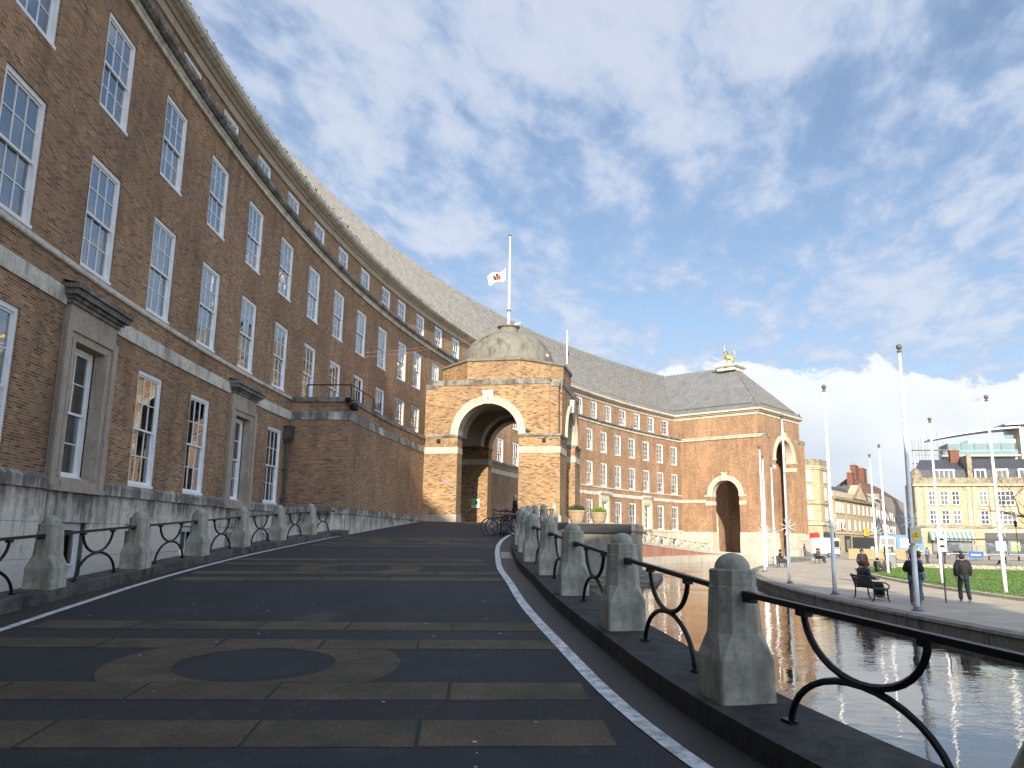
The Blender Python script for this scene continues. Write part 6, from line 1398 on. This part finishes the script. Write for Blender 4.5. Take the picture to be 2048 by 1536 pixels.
q = MB(); q.rings([cring(.27, .05, 0), cring(.30, .05, .08), cring(.30, .05, 1.0), cring(.33, .05, 1.02), cring(.33, .05, 1.1)]); q.build('body', 'grey_metal', lb_); q = MB(); q.rings([cring(.33, .05, 1.1), cring(.30, .05, 1.25), cring(.1, .03, 1.32)]); q.build('lid', 'grey_metal', lb_); hbox(lb_, 'slot', 'shop_dark', -.2, .2, -.335, -.3, .82, .95)
# low wall and shelter before the shops
a, r_, L_ = frame_at((53.5, 101), (75, 97)); sh = empty('bus_shelter', (a.x, a.y, 0), r_, label='long dark flat roofed bus shelter on thin posts before the shops', cat='shelter')
hbox(sh, 'roof', 'shop_dark', -.5, L_, -.8, .9, 2.45, 2.65)
for i in range(6): q = MB(); q.tube([(.3+i*3.6, .4, 0), (.3+i*3.6, .4, 2.45)], .05, 8); q.build('post', 'steel', sh)
for i in range(5): hbox(sh, 'glass_panel', 'window_glass', .4+i*3.6, 3.7+i*3.6, .39, .41, .6, 2.1)
for i in range(5): hbox(sh, 'perch_rail', 'steel', .4+i*3.6, 3.7+i*3.6, .1, .2, .75, .82)
bb_ = empty('banner', gnd(56.2, 98.5), heading-pi/2, label='bright blue banner tied to a rail before the shops', cat='banner'); hbox(bb_, 'cloth', 'banner_blue', -.9, .9, -.02, .02, .35, 1.1)
for x_ in (-.95, .95): hbox(bb_, 'post', 'steel', x_-.03, x_+.03, -.03, .03, 0, 1.2)
hbox(bb_, 'lettering', 'sign_white', -.6, .6, -.026, -.021, .62, .78)
for k_, (x_, y_) in enumerate(((57.5, 92), (60.4, 93), (63.2, 91.5), (54.5, 93.5))):
    tb = empty('cafe_table', gnd(x_, y_), 0, label='small pale cafe table set out before the shops', cat='table', group='cafe tables')
    q = MB(); q.lathe([(.38, .72), (.40, .73), (.40, .75), (.01, .75)], n=16); q.build('top', 'sign_white', tb); q = MB(); q.tube([(0, 0, 0), (0, 0, .73)], .03, 6); q.build('stem', 'steel', tb); q = MB(); q.lathe([(.25, 0), (.25, .02), (.04, .05)], n=12); q.build('base', 'steel', tb)
# street lamp
sl_ = empty('street_lamp', gnd(62.6, 100.5), 0, label='black post lamp with lantern beside the shelter', cat='street lamp')
q = MB(); q.tube([(0, 0, 0), (0, 0, .8), (0, 0, .85), (0, 0, 4.1)], [.10, .10, .06, .045], 10); q.build('post', 'iron_black', sl_); q = MB(); q.lathe([(.08, 4.1), (.14, 4.2), (.22, 4.65), (.24, 4.7), (.05, 4.95), (.03, 5.1)], n=6); q.build('lantern', 'iron_black', sl_)
# bare tree reaching into view from the right
random.seed(91)
tr_ = empty('bare_tree', gnd(47.5, 72), 0, label='leafless tree spreading fine branches in front of the shop block', cat='tree')
TB = MB(); CR = MB(); cnt = [0]
def grow(p, d, l, r_, lev):
    if cnt[0] > 5200: return
    cnt[0] += 1; n = 4 if lev < 3 else 3; pts = [p]; dd = Vector(d)
    for i in range(n): dd = (dd+Vector((random.uniform(-1, 1), random.uniform(-1, 1), random.uniform(-.7, .8)))*.16).normalized(); pts.append(pts[-1]+dd*l/n)
    r1 = r_*.62; (TB if lev == 0 else CR).tube(pts, [r_+(r1-r_)*i/n for i in range(n+1)], 8 if lev < 2 else 5 if lev < 4 else 3, cap=False)
    if lev >= 6 or r_ < .006: return
    k_ = random.choice((2, 3, 3, 4)) if lev else 6
    for i in range(k_):
        t_ = random.uniform(.45, 1.0) if i else 1.0; q_ = pts[min(n, max(1, int(t_*n)))]
        s_ = Vector((random.uniform(-1, 1), random.uniform(-1, 1), random.uniform(-.25, .7))).normalized(); sp_ = .75 if lev else .9
        grow(q_, (dd*(1-sp_*.55)+s_*sp_*.8).normalized(), l*random.uniform(.62, .86), r1*random.uniform(.6, .95), lev+1)
grow(Vector((0, 0, 0)), (0, 0, 1), 3.4, .22, 0)
TB.build('trunk', 'bark', tr_, smooth=True); CR.build('crown', 'bark', tr_, smooth=True)
